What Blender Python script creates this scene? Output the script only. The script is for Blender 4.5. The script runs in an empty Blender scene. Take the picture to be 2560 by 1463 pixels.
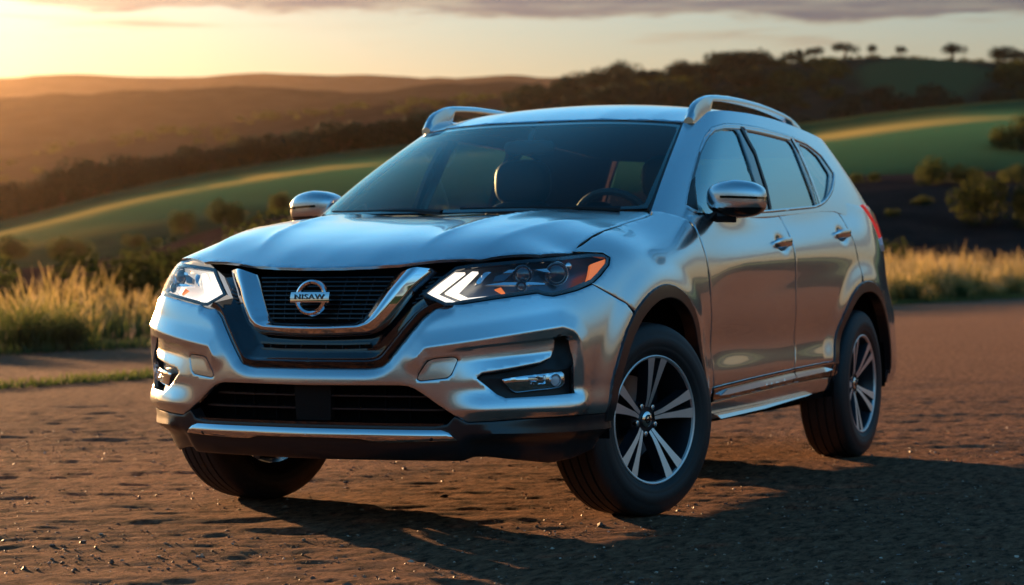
import bpy, bmesh, math, random
import numpy as np
from mathutils import Vector, Matrix, geometry
R_ = math.radians
scene = bpy.context.scene; COL = scene.collection
# ================= camera =================
cam_d = bpy.data.cameras.new("camera"); cam = bpy.data.objects.new("camera", cam_d); COL.objects.link(cam)
CAM = Vector((3.65912, -8.48792, .86918)); YAW = R_(-25.10777)
def set_camera():
    p, r = R_(-.41605), R_(-.35102)
    cy, sy, cp, sp = math.cos(YAW), math.sin(YAW), math.cos(p), math.sin(p)
    f = Vector((sy*cp, cy*cp, sp)); rt = Vector((cy, -sy, 0)); up = rt.cross(f)
    r2 = rt*math.cos(r)+up*math.sin(r); u2 = up*math.cos(r)-rt*math.sin(r)
    M = Matrix((r2, u2, -f)).transposed().to_4x4(); M.translation = CAM; cam.matrix_world = M
set_camera()
cam_d.sensor_width = 36; cam_d.lens = 36*5251.25/2560
cam_d.clip_start = .1; cam_d.clip_end = 20000
cam_d.dof.use_dof = True; cam_d.dof.focus_distance = 6.9; cam_d.dof.aperture_fstop = 4.0
scene.camera = cam
# ================= sky, sun, exposure =================
SUN_LEFT, SUN_EL = 30.0, 7.0                      # degrees left of the view, degrees up
sun_yaw = YAW-R_(SUN_LEFT)
sun_dir = Vector((math.sin(sun_yaw)*math.cos(R_(SUN_EL)), math.cos(sun_yaw)*math.cos(R_(SUN_EL)), math.sin(R_(SUN_EL))))
world = bpy.data.worlds.new("World"); scene.world = world; world.use_nodes = True
def build_world():
    nt = world.node_tree; N = nt.nodes; L = nt.links; N.clear()
    out = N.new('ShaderNodeOutputWorld'); bg = N.new('ShaderNodeBackground'); bg.inputs[1].default_value = .095
    L.new(bg.outputs[0], out.inputs[0])
    sky = N.new('ShaderNodeTexSky'); sky.sky_type = 'NISHITA'; sky.sun_disc = False
    sky.sun_elevation = R_(SUN_EL); sky.sun_rotation = sun_yaw
    sky.altitude = 0; sky.air_density = 1.0; sky.dust_density = 1.0; sky.ozone_density = 4.0
    tc = N.new('ShaderNodeTexCoord'); sep = N.new('ShaderNodeSeparateXYZ'); L.new(tc.outputs['Generated'], sep.inputs[0])
    def math_(op, a, b=None, c=None, clamp=False):
        n = N.new('ShaderNodeMath'); n.operation = op; n.use_clamp = clamp
        for i, v in enumerate((a, b, c)):
            if v is None: continue
            if isinstance(v, (int, float)): n.inputs[i].default_value = v
            else: L.new(v, n.inputs[i])
        return n.outputs[0]
    z = sep.outputs[2]
    # clouds: flat layers seen far away, so the coordinates are squeezed towards the horizon
    zz = math_('MAXIMUM', z, .02); k = math_('DIVIDE', 1.0, math_('ADD', zz, .06))
    cx = math_('MULTIPLY', sep.outputs[0], k); cy = math_('MULTIPLY', sep.outputs[1], k)
    cmb = N.new('ShaderNodeCombineXYZ'); L.new(cx, cmb.inputs[0]); L.new(cy, cmb.inputs[1]); cmb.inputs[2].default_value = 3.7
    mp = N.new('ShaderNodeMapping'); mp.inputs['Rotation'].default_value = (0, 0, YAW); L.new(cmb.outputs[0], mp.inputs[0])
    mp.inputs['Scale'].default_value = (.55, 1.15, 1)
    n1 = N.new('ShaderNodeTexNoise'); n1.inputs['Scale'].default_value = 1.15; n1.inputs['Detail'].default_value = 7; n1.inputs['Roughness'].default_value = .52
    L.new(mp.outputs[0], n1.inputs['Vector'])
    # the long bank low over the hills
    dv = N.new('ShaderNodeVectorMath'); dv.operation = 'MULTIPLY'; dv.inputs[1].default_value = (16, 16, 95); L.new(tc.outputs['Generated'], dv.inputs[0])
    n2 = N.new('ShaderNodeTexNoise'); n2.inputs['Scale'].default_value = 1.0; n2.inputs['Detail'].default_value = 5; n2.inputs['Roughness'].default_value = .55
    L.new(dv.outputs[0], n2.inputs['Vector'])
    zb = math_('ADD', z, math_('MULTIPLY', math_('SUBTRACT', n2.outputs[0], .5), .020))
    dt = N.new('ShaderNodeVectorMath'); dt.operation = 'DOT_PRODUCT'; L.new(tc.outputs['Generated'], dt.inputs[0]); dt.inputs[1].default_value = (math.cos(YAW), -math.sin(YAW), 0)
    zt = math_('ADD', zb, math_('MULTIPLY', dt.outputs['Value'], .018))
    b1 = math_('MULTIPLY', math_('SMOOTH_MIN', math_('DIVIDE', math_('SUBTRACT', zt, .1215), .003), 1.0, .2), 1.0, clamp=True)
    b2 = math_('SUBTRACT', 1.0, math_('DIVIDE', math_('SUBTRACT', zt, .150), .012), clamp=True)
    bank = math_('MULTIPLY', b1, b2)
    # thin torn streaks under the bank
    n3 = N.new('ShaderNodeTexNoise'); n3.inputs['Scale'].default_value = 1.0; n3.inputs['Detail'].default_value = 5; dv3 = N.new('ShaderNodeVectorMath'); dv3.operation = 'MULTIPLY'; dv3.inputs[1].default_value = (9, 9, 150); L.new(tc.outputs['Generated'], dv3.inputs[0]); L.new(dv3.outputs[0], n3.inputs['Vector'])
    st = math_('MULTIPLY', math_('MULTIPLY', math_('SUBTRACT', n3.outputs[0], .52), 9, clamp=True), math_('SUBTRACT', 1.0, math_('MULTIPLY', math_('ABSOLUTE', math_('SUBTRACT', zt, .1165)), 130), clamp=True))
    bank = math_('MAXIMUM', bank, math_('MULTIPLY', st, .75))
    up = N.new('ShaderNodeMapRange'); up.interpolation_type = 'SMOOTHSTEP'
    up.inputs[1].default_value = .60; up.inputs[2].default_value = .72; L.new(n1.outputs[0], up.inputs[0])
    hi = math_('MULTIPLY', up.outputs[0], math_('MULTIPLY', math_('SUBTRACT', z, .10), 22, clamp=True))
    dv4 = N.new('ShaderNodeVectorMath'); dv4.operation = 'MULTIPLY'; dv4.inputs[1].default_value = (22, 22, 260); L.new(tc.outputs['Generated'], dv4.inputs[0]); tn = N.new('ShaderNodeTexNoise'); tn.inputs['Scale'].default_value = 1; tn.inputs['Detail'].default_value = 4; L.new(dv4.outputs[0], tn.inputs['Vector']); n4 = tn.outputs[0]
    body = math_('MULTIPLY', bank, math_('ADD', .45, n4), clamp=True)
    cover = math_('MAXIMUM', math_('MULTIPLY', body, .95), math_('MULTIPLY', hi, .35), clamp=True)
    # clouds take their light from the sky behind them: dimmer and greyer below, warm at thin edges
    # the evening sky: deep teal overhead, milky towards the horizon
    def glow(h, col, gain, lift=False):
        f = math_('MULTIPLY', math_('EXPONENT', math_('DIVIDE', math_('MAXIMUM', z, 0.0), -h)), gain)
        if lift: f = math_('MULTIPLY', f, math_('MULTIPLY', math_('SUBTRACT', z, .09), 6.5, clamp=True))
        n = N.new('ShaderNodeMix'); n.data_type = 'RGBA'; n.inputs[6].default_value = (0, 0, 0, 1); n.inputs[7].default_value = (*col, 1); n.clamp_factor = False; L.new(f, n.inputs[0]); return n.outputs[2]
    def op(mode, a, b):
        n = N.new('ShaderNodeMix'); n.data_type = 'RGBA'; n.blend_type = mode; n.inputs[0].default_value = 1
        for v, i in ((a, 6), (b, 7)):
            if isinstance(v, tuple): n.inputs[i].default_value = (*v, 1)
            else: L.new(v, n.inputs[i])
        return n
    el = N.new('ShaderNodeMapRange'); el.interpolation_type = 'SMOOTHSTEP'; el.inputs[1].default_value = .0; el.inputs[2].default_value = .38; L.new(z, el.inputs[0])
    tint = N.new('ShaderNodeMix'); tint.data_type = 'RGBA'; L.new(el.outputs[0], tint.inputs[0]); tint.inputs[6].default_value = (.37, .20, .09, 1); tint.inputs[7].default_value = (.40, .88, .88, 1)
    base = op('MULTIPLY', sky.outputs[0], tint.outputs[2])
    hs = op('ADD', op('ADD', base.outputs[2], glow(.11, (1.0, .58, .325), 1.36)).outputs[2], glow(.25, (.52, .83, .82), .85, True))
    cl = N.new('ShaderNodeMix'); cl.data_type = 'RGBA'; cl.blend_type = 'MULTIPLY'; cl.inputs[0].default_value = 1
    L.new(hs.outputs[2], cl.inputs[6]); cc = N.new('ShaderNodeMix'); cc.data_type = 'RGBA'; cc.inputs[6].default_value = (.95, .62, .46, 1); cc.inputs[7].default_value = (.27, .25, .37, 1)
    L.new(math_('MULTIPLY', cover, math_('ADD', .35, n4)), cc.inputs[0]); L.new(cc.outputs[2], cl.inputs[7])
    mx = N.new('ShaderNodeMix'); mx.data_type = 'RGBA'; L.new(cover, mx.inputs[0]); L.new(hs.outputs[2], mx.inputs[6]); L.new(cl.outputs[2], mx.inputs[7])
    L.new(mx.outputs[2], bg.inputs[0])
build_world()
sl = bpy.data.lights.new("sun", 'SUN'); sun = bpy.data.objects.new("sun", sl); COL.objects.link(sun)
sl.energy = 5.0; sl.angle = R_(.5); sl.color = (1.0, .55, .24)
sun.rotation_euler = (-sun_dir).to_track_quat('-Z', 'Y').to_euler()
scene.view_settings.view_transform = 'Standard'; scene.view_settings.look = 'None'
scene.view_settings.exposure = 1.85; scene.view_settings.gamma = 1; scene.view_settings.use_curve_mapping = False
scene.render.engine = 'CYCLES'; scene.cycles.use_denoising = True
scene.cycles.max_bounces = 8; scene.cycles.transparent_max_bounces = 16
# ================= naming helpers =================
def tag(o, label=None, cat=None, group=None, kind=None):
    for k, v in (('label', label), ('category', cat), ('group', group), ('kind', kind)):
        if v: o[k] = v
    return o
def link(name, me, mats, parent=None, loc=None):
    o = bpy.data.objects.new(name, me); COL.objects.link(o)
    for m in (mats if isinstance(mats, (list, tuple)) else [mats]): me.materials.append(m)
    if parent: o.parent = parent
    if loc is not None: o.location = loc
    return o
def empty(name, loc=(0, 0, 0), rz=0):
    o = bpy.data.objects.new(name, None); COL.objects.link(o); o.location = loc; o.rotation_euler = (0, 0, rz); o.empty_display_size = .2; return o
def mesh(name, V, Fc, mats, parent=None, smooth=True, sharp=35, mi=None, loc=None):
    me = bpy.data.meshes.new(name); me.from_pydata([tuple(map(float, v)) for v in V], [], [tuple(map(int, f)) for f in Fc])
    if mi is not None: me.polygons.foreach_set('material_index', np.asarray(mi, dtype=np.int32))
    me.polygons.foreach_set('use_smooth', [smooth]*len(me.polygons)); me.update()
    if smooth and sharp: me.set_sharp_from_angle(angle=R_(sharp))
    return link(name, me, mats, parent, loc)
# ================= materials =================
def material(name):
    m = bpy.data.materials.new(name); m.use_nodes = True; return m, m.node_tree, m.node_tree.nodes['Principled BSDF']
def simple(name, col, rough=.5, metal=0.0, coat=0.0, spec=.5, emit=None, es=0, coat_rough=.03, aniso=0):
    m, nt, b = material(name); b.inputs['Base Color'].default_value = (*col, 1); b.inputs['Roughness'].default_value = rough
    b.inputs['Metallic'].default_value = metal; b.inputs['Coat Weight'].default_value = coat; b.inputs['Coat Roughness'].default_value = coat_rough
    b.inputs['Specular IOR Level'].default_value = spec
    if emit: b.inputs['Emission Color'].default_value = (*emit, 1); b.inputs['Emission Strength'].default_value = es
    return m
def noise(nt, scale, detail=4, rough=.55, vec=None, dist=0):
    n = nt.nodes.new('ShaderNodeTexNoise'); n.inputs['Scale'].default_value = scale; n.inputs['Detail'].default_value = detail
    n.inputs['Roughness'].default_value = rough; n.inputs['Distortion'].default_value = dist
    if vec is not None: nt.links.new(vec, n.inputs['Vector'])
    return n
def coords(nt, scale=(1, 1, 1), rot=(0, 0, 0), kind='Object'):
    tc = nt.nodes.new('ShaderNodeTexCoord'); mp = nt.nodes.new('ShaderNodeMapping'); mp.inputs['Scale'].default_value = scale; mp.inputs['Rotation'].default_value = rot
    nt.links.new(tc.outputs[kind], mp.inputs[0]); return mp.outputs[0]
def ramp(nt, fac, stops):
    r = nt.nodes.new('ShaderNodeValToRGB'); e = r.color_ramp.elements
    while len(e) < len(stops): e.new(.5)
    for el, (p, c) in zip(e, stops): el.position = p; el.color = (*c, 1)
    nt.links.new(fac, r.inputs[0]); return r.outputs[0]
def mixc(nt, fac, a, b, mode='MIX'):
    m = nt.nodes.new('ShaderNodeMix'); m.data_type = 'RGBA'; m.blend_type = mode
    for v, i in ((fac, 0), (a, 6), (b, 7)):
        if isinstance(v, (int, float)): m.inputs[i].default_value = v
        elif isinstance(v, tuple): m.inputs[i].default_value = (*v, 1)
        else: nt.links.new(v, m.inputs[i])
    return m.outputs[2]
def bump(nt, height, strength, dist, bsdf, prev=None):
    b = nt.nodes.new('ShaderNodeBump'); b.inputs['Strength'].default_value = strength; b.inputs['Distance'].default_value = dist
    nt.links.new(height, b.inputs['Height'])
    if prev is not None: nt.links.new(prev, b.inputs['Normal'])
    if bsdf is not None: nt.links.new(b.outputs[0], bsdf.inputs['Normal'])
    return b.outputs[0]

# ---------- smooth surfaces of the car (metres; x = car's left, y = back, z = up) ----------
def basis(xs, q):
    """natural cubic spline cardinal basis, linear extrapolation: (len(q), len(xs))"""
    xs = np.asarray(xs, float); q = np.asarray(q, float); n = len(xs); h = np.diff(xs)
    A = np.eye(n); B = np.zeros((n, n))
    for i in range(1, n-1):
        A[i, i-1] = h[i-1]; A[i, i] = 2*(h[i-1]+h[i]); A[i, i+1] = h[i]
        B[i, i-1] = 6/h[i-1]; B[i, i] = -6/h[i-1]-6/h[i]; B[i, i+1] = 6/h[i]
    M = np.linalg.solve(A, B)
    k = np.clip(np.searchsorted(xs, q)-1, 0, n-2)
    qc = np.clip(q, xs[0], xs[-1]); hh = h[k]; a = (xs[k+1]-qc)/hh; b = 1-a
    I = np.eye(n)
    out = a[:, None]*I[k]+b[:, None]*I[k+1]+(((a**3-a)*hh*hh/6)[:, None])*M[k]+(((b**3-b)*hh*hh/6)[:, None])*M[k+1]
    lo = q < xs[0]; hi = q > xs[-1]
    if lo.any(): out[lo] += (q[lo]-xs[0])[:, None]*((I[1]-I[0])/h[0]-h[0]/6*(2*M[0]+M[1]))[None]
    if hi.any(): out[hi] += (q[hi]-xs[-1])[:, None]*((I[-1]-I[-2])/h[-1]+h[-1]/6*(M[-2]+2*M[-1]))[None]
    return out
def spl(pts, q):
    pts = np.asarray(pts, float); return basis(pts[:, 0], np.atleast_1d(q))@pts[:, 1:]
def sstep(a, b, x):
    t = np.clip((np.asarray(x, float)-a)/(b-a), 0, 1); return t*t*(3-2*t)
def seg_sd(P, poly):
    """signed distance of points to a closed polygon, negative inside"""
    P = np.asarray(P, float); poly = np.asarray(poly, float); d = np.full(len(P), 1e9); ins = np.zeros(len(P), bool)
    for a, b in zip(poly, np.roll(poly, -1, 0)):
        ab = b-a; t = np.clip(((P-a)@ab)/max(ab@ab, 1e-12), 0, 1)
        d = np.minimum(d, np.hypot(*(P-a-t[:, None]*ab).T))
        c = (a[1] > P[:, 1]) != (b[1] > P[:, 1])
        with np.errstate(divide='ignore', invalid='ignore'):
            xi = a[0]+(P[:, 1]-a[1])*(b[0]-a[0])/(b[1]-a[1])
        ins ^= c & (P[:, 0] < xi)
    return np.where(ins, -d, d)
def line_d(P, pl):
    P = np.asarray(P, float); pl = np.asarray(pl, float); d = np.full(len(P), 1e9)
    for a, b in zip(pl[:-1], pl[1:]):
        ab = b-a; t = np.clip(((P-a)@ab)/max(ab@ab, 1e-12), 0, 1)
        d = np.minimum(d, np.hypot(*(P-a-t[:, None]*ab).T))
    return d
# plan curve of the body at bumper height
PLAN = [(-.2,-2.318),(0,-2.33),(.2,-2.318),(.4,-2.285),(.56,-2.235),(.70,-2.165),(.80,-2.08),(.865,-1.97),(.90,-1.82),(.915,-1.62),(.92,-1.35),
        (.913,-.9),(.907,-.3),(.907,.4),(.912,.9),(.922,1.35),(.918,1.7),(.90,1.95),(.85,2.15),(.75,2.28),(.55,2.36),(.3,2.39),(0,2.40),(-.3,2.39)]
_p = np.array(PLAN, float); _s = np.concatenate([[0], np.cumsum(np.hypot(*np.diff(_p, axis=0).T))]); _s -= _s[1]
S_END = _s[-2]
def plan(s):
    s = np.atleast_1d(np.asarray(s, float)); B = basis(_s, s); e = 1e-4
    p = B@_p; t = (basis(_s, s+e)-basis(_s, s-e))@_p; t /= np.hypot(*t.T)[:, None]
    return p, np.stack([t[:, 1], -t[:, 0]], 1)
def s_at_y(y):
    ss = np.linspace(0, S_END, 4001); return np.interp(y, plan(ss)[0][:, 1], ss)
def s_at_x(x):
    ss = np.linspace(0, S_END*.3, 3001); return np.interp(x, plan(ss)[0][:, 0], ss)
PF = [(.12,-.19),(.20,-.11),(.26,-.045),(.32,-.012),(.40,-.004),(.48,0),(.56,0),(.66,-.012),(.76,-.035),(.86,-.075),(.93,-.12),(1.0,-.19),(1.1,-.32),(1.3,-.6)]
PC = [(.12,-.17),(.20,-.11),(.26,-.07),(.32,-.045),(.40,-.02),(.48,-.008),(.56,-.001),(.66,0),(.76,-.014),(.86,-.05),(.93,-.095),(1.0,-.17),(1.1,-.32),(1.3,-.6)]
PW = [(.12,-.10),(.25,-.06),(.40,-.03),(.52,-.012),(.66,-.002),(.76,0),(.84,-.003),(.90,-.012),(.96,-.038),(1.01,-.085),(1.06,-.165),(1.12,-.27),(1.3,-.6)]
PV = [(.12,-.10),(.25,-.06),(.40,-.03),(.52,-.012),(.66,-.002),(.76,0),(.84,-.006),(.90,-.020),(.96,-.052),(1.01,-.112),(1.06,-.205),(1.12,-.32),(1.3,-.68)]
PA = [(.12,-.10),(.25,-.075),(.34,-.046),(.42,-.026),(.48,-.019),(.58,-.021),(.68,-.008),(.78,0),(.88,-.004),(.96,-.020),(1.03,-.062),(1.08,-.122),(1.12,-.185),(1.3,-.50)]
PE = [(.12,-.10),(.25,-.075),(.34,-.046),(.42,-.026),(.48,-.019),(.58,-.021),(.68,-.008),(.78,0),(.88,-.004),(.96,-.015),(1.03,-.036),(1.08,-.064),(1.12,-.105),(1.3,-.34)]
PD = [(.12,-.10),(.25,-.075),(.34,-.046),(.42,-.027),(.48,-.018),(.58,-.026),(.68,-.010),(.78,0),(.88,-.001),(.96,-.010),(1.04,-.030),(1.12,-.053),(1.2,-.078),(1.3,-.112)]
PR = [(.12,-.10),(.25,-.06),(.40,-.03),(.52,-.012),(.66,-.002),(.76,0),(.86,-.001),(.96,-.012),(1.04,-.032),(1.12,-.056),(1.2,-.083),(1.3,-.12)]
PB = [(.12,-.16),(.25,-.06),(.40,0),(.55,.0),(.68,-.01),(.78,-.03),(.88,-.045),(1.0,-.06),(1.1,-.085),(1.2,-.12),(1.3,-.16)]
_keys = [(-.2,PF),(0,PF),(.25,PF),(s_at_x(.56),PF),(s_at_y(-2.07),PC),(s_at_y(-1.85),PC),(s_at_y(-1.58),PV),(s_at_y(-1.3),PW),(s_at_y(-1.06),PA),(s_at_y(-.85),PE),(s_at_y(-.68),PD),(s_at_y(-.2),PD),(s_at_y(.4),PD),(s_at_y(.9),PD),
         (s_at_y(1.3),PR),(s_at_y(1.6),PR),(s_at_y(2.0),PB),(s_at_y(2.25),PB),(S_END-.3,PB),(S_END,PB)]
_ks = np.array([float(np.ravel(k[0])[0]) for k in _keys]); _kz = np.array([.12,.2,.26,.32,.37,.42,.48,.54,.6,.68,.76,.84,.9,.96,1.01,1.06,1.12,1.2,1.3])
_kd = np.stack([spl(k[1], _kz)[:, 0] for k in _keys])
FEATURES = []          # functions (s, z) -> outward displacement
def belt(s, z, off=0.0, feats=True):
    s = np.atleast_1d(np.asarray(s, float)); z = np.atleast_1d(np.asarray(z, float))
    p, n = plan(s); d = np.einsum('qi,qj,ij->q', basis(_ks, s), basis(_kz, z), _kd)+off
    if feats:
        for f in FEATURES: d = d+f(s, z)
    return np.stack([p[:, 0]+n[:, 0]*d, p[:, 1]+n[:, 1]*d, z], 1)
# greenhouse: rows bottom -> top around the cabin
G0 = [(-.3,-1.165,1.125),(0,-1.19,1.122),(.30,-1.165,1.125),(.55,-1.085,1.125),(.715,-.985,1.128),(.792,-.885,1.115),(.838,-.78,1.085),(.852,-.55,1.09),(.858,-.10,1.11),(.858,.4,1.13),(.852,.9,1.15),(.848,1.35,1.17),(.818,1.75,1.19),(.755,2.0,1.19),(.53,2.15,1.19),(0,2.22,1.19)]
G1 = [(-.25,-.375,1.525),(0,-.385,1.525),(.25,-.375,1.525),(.46,-.325,1.518),(.585,-.255,1.510),(.635,-.20,1.515),(.665,-.10,1.53),(.68,.05,1.545),(.69,.3,1.555),(.69,.6,1.558),(.685,.95,1.555),(.67,1.3,1.545),(.645,1.6,1.53),(.56,1.78,1.52),(.4,1.86,1.52),(0,1.9,1.52)]
_g0 = np.array(G0); _g1 = np.array(G1); GU = np.arange(len(G0))-1.0
_bul = np.array([(0,-.022,.012)]*4+[(.004,-.016,.01),(.008,-.008,.006)]+[(.014,0,.002)]*6+[(.012,.004,0),(.008,.012,0),(.004,.02,0),(0,.024,0)])
def green(u, v, off=0.0):
    u = np.atleast_1d(np.asarray(u, float)); v = np.atleast_1d(np.asarray(v, float)); B = basis(GU, u)
    def ev(u, v):
        B = basis(GU, u); a = B@_g0; b = B@_g1; c = B@_bul; return a+(b-a)*v[:, None]+c*(4*v*(1-v))[:, None]
    P = ev(u, v)
    if np.any(off):
        e = 1e-3; N = np.cross(ev(u+e, v)-ev(u-e, v), ev(u, v+e)-ev(u, v-e)); N /= np.linalg.norm(N, axis=1)[:, None]
        P = P+N*np.reshape(off, (-1, 1))
    return P
# roof and hood: heights over (x, y)
RC = [(-.6,1.455),(-.40,1.522),(-.2,1.580),(0,1.617),(.3,1.643),(.8,1.642),(1.3,1.612),(1.7,1.56),(2.0,1.51)]
RX = [0,.25,.46,.585,.632,.655]; RYF = [-.386,-.378,-.328,-.262,-.20,-.08]; RZF = [1.528,1.528,1.521,1.514,1.519,1.534]
def _roof0(x, y): return spl(RC, y)[:, 0]-(.012+.036*sstep(-.4,.2,y))*(x/.6)**2-.05*np.clip((x-.5)/.18, 0, 2)**2.5
def roof(x, y):
    x = np.abs(np.atleast_1d(np.asarray(x, float))); y = np.atleast_1d(np.asarray(y, float)); xc = np.minimum(x, .655); yf = np.interp(xc, RX, RYF); k = _roof0(xc, yf)-np.interp(xc, RX, RZF)
    return np.stack([x, y, _roof0(x, y)-k*(1-sstep(0, .45, y-yf))], 1)
HC = [(-2.36,.84),(-2.30,.875),(-2.25,.905),(-2.17,.948),(-2.05,.985),(-1.85,1.027),(-1.6,1.062),(-1.3,1.092),(-1.1,1.107),(-.9,1.12)]
# crest lines of the hills: distance from the viewpoint, then (across, height)
HILLS = {'far_ridge': (3200, [(-4759.1, 20.915), (-3960.865, 176.673), (-2735.181, 313.195), (-1083.318, 310.418), (-899.769, 311.128), (-777.402, 311.602), (-728.45, 312.525), (-655.055, 309.63), (-563.269, 311.514), (-459.274, 309.654), (-355.245, 312.686), (-287.965, 309.828), (-226.798, 307.62), (-165.631, 305.411), (-104.467, 302.591), (-43.283, 302.828), (17.92, 306.122), (66.845, 302.765), (115.764, 298.186), (201.407, 295.827), (446.152, 297.997), (1057.992, 300.365), (2281.634, 286.76), (3505.609, 132.476), (4424.357, -35.348)]), 'middle_ridge': (1700, [(-2528.272, 11.518), (-2104.31, 87.603), (-1453.229, 153.476), (-575.627, 152.0), (-413.118, 150.356), (-364.371, 149.083), (-315.604, 150.408), (-266.823, 153.683), (-231.047, 156.712), (-192.06, 154.2), (-153.061, 153.311), (-104.313, 152.038), (-55.527, 156.612), (-6.763, 157.937), (41.981, 156.015), (74.491, 157.115), (139.502, 157.691), (562.046, 156.729), (1212.115, 149.501), (1862.358, 69.16), (2350.439, -18.371)]), 'shrub_slope': (1000, [(-1487.219, 7.133), (-1238.095, 34.299), (-855.275, 55.473), (-338.906, 54.605), (-243.252, 58.225), (-214.528, 63.019), (-185.808, 67.621), (-157.096, 71.268), (-128.384, 75.297), (-99.673, 79.326), (-70.972, 82.016), (-42.279, 83.752), (-13.587, 85.487), (15.103, 86.84), (43.788, 87.62), (82.034, 88.341), (330.597, 87.775), (713.004, 83.522), (1095.509, 38.65), (1382.611, -10.449)]), 'wooded_hill': (760, [(-1130.286, 5.63), (-941.062, 19.009), (-650.188, 27.838), (-272.23, 27.267), (-97.69, 40.729), (-54.047, 46.273), (-32.199, 53.403), (-10.355, 60.531), (4.199, 64.073), (18.751, 67.324), (33.3, 70.43), (47.843, 72.519), (62.379, 73.446), (84.19, 76.217), (103.092, 78.715), (120.53, 79.043), (142.328, 79.636), (164.119, 78.922), (185.62, 78.209), (222.241, 79.437), (280.344, 74.726), (541.891, 71.672), (832.579, 33.579), (1050.785, -7.732)]), 'green_hill': (300, [(-446.166, 2.748), (-371.55, 2.865), (-256.772, 1.875), (-113.289, 0.996), (-90.293, 5.446), (-73.049, 8.784), (-64.424, 11.026), (-56.948, 13.102), (-50.051, 14.666), (-38.56, 16.89), (-27.073, 18.598), (-17.888, 19.344), (-4.113, 20.292), (13.102, 20.989), (30.316, 21.572), (41.793, 22.132), (53.275, 23.84), (64.754, 25.145), (73.246, 25.552), (87.703, 25.865), (116.381, 24.829), (213.899, 23.659), (328.654, 11.2), (414.783, -2.526)]), 'scrub_field': (150, [(-223.083, 1.809), (-185.766, 2.441), (-128.372, 2.52), (-56.634, 2.08), (-36.549, 1.728), (-29.371, 2.2), (-25.061, 2.977), (-22.758, 3.939), (-20.457, 4.728), (-16.436, 5.334), (-10.694, 5.816), (0.787, 6.462), (15.138, 7.522), (23.174, 8.132), (29.487, 8.323), (36.603, 8.623), (49.571, 8.888), (106.946, 8.25), (164.331, 4.026), (207.392, -0.829)])}
# ================= hills and ground =================
FW = np.array([math.sin(YAW), math.cos(YAW)]); RT = np.array([math.cos(YAW), -math.sin(YAW)]); C0 = np.array([CAM.x, CAM.y])
def world_xy(a, b):
    a = np.asarray(a, float)[..., None]; b = np.asarray(b, float)[..., None]; return C0+a*RT+b*FW
def vnoise(x, y, seed=0):
    """smooth value noise, about -1..1"""
    rs = np.random.RandomState(seed); T = rs.rand(256, 256)*2-1
    xi = np.floor(x).astype(int); yi = np.floor(y).astype(int); fx = x-xi; fy = y-yi
    fx = fx*fx*(3-2*fx); fy = fy*fy*(3-2*fy); g = lambda i, j: T[i % 256, j % 256]
    return (g(xi, yi)*(1-fx)+g(xi+1, yi)*fx)*(1-fy)+(g(xi, yi+1)*(1-fx)+g(xi+1, yi+1)*fx)*fy
def grid_faces(n, m):
    i = np.arange(n-1)[:, None]*m+np.arange(m-1)[None]; i = i.ravel(); return np.stack([i, i+1, i+m+1, i+m], 1)
def ground_mat():
    m, nt, b = material('dirt'); v = coords(nt)
    # raked, wheel-worn earth: streaks run across the view, roughly square to the car's left front
    vs = coords(nt, (.55, 2.6, 1), (0, 0, -YAW))
    big = noise(nt, .5, 5, .6, v); mid = noise(nt, 1.7, 6, .62, vs, .4); fine = noise(nt, 38, 8, .8, v); grit = nt.nodes.new('ShaderNodeTexVoronoi')
    grit.inputs['Scale'].default_value = 48; nt.links.new(v, grit.inputs['Vector'])
    c = ramp(nt, mid.outputs[0], [(.30, (.115, .060, .038)), (.5, (.280, .152, .098)), (.70, (.43, .250, .165))])
    c = mixc(nt, .5, c, ramp(nt, big.outputs[0], [(.35, (.15, .080, .052)), (.65, (.370, .205, .130))]))
    c = mixc(nt, .6, c, ramp(nt, fine.outputs[0], [(.38, (.028, .015, .010)), (.52, (.20, .100, .060)), (.72, (.60, .34, .20))]), 'MIX')
    vc = coords(nt, (24, 9, 1), (0, 0, -YAW)); clod = noise(nt, 1.0, 8, .78, vc, .3)      # loose clods and crumbs
    c = mixc(nt, .62, c, ramp(nt, clod.outputs[0], [(.40, (.030, .017, .012)), (.50, (.29, .142, .082)), (.60, (.47, .235, .130)), (.68, (.75, .45, .27))]))
    stone = ramp(nt, grit.outputs['Distance'], [(.10, (1, 1, 1)), (.24, (0, 0, 0))])
    sel = noise(nt, 40, 2, .5, v); selr = ramp(nt, sel.outputs[0], [(.62, (0, 0, 0)), (.67, (1, 1, 1))])
    c = mixc(nt, mixc(nt, 1.0, stone, selr, 'MULTIPLY'), c, (.30, .25, .21))
    nt.links.new(c, b.inputs['Base Color']); b.inputs['Roughness'].default_value = .95; b.inputs['Specular IOR Level'].default_value = .032
    n0 = bump(nt, mid.outputs[0], .8, .09, None); n0 = bump(nt, clod.outputs[0], .8, .07, None, n0); n1 = bump(nt, fine.outputs[0], .85, .035, None, n0)
    bump(nt, grit.outputs['Distance'], .35, .008, b, n1)
    return m
M_dirt = ground_mat()
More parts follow.
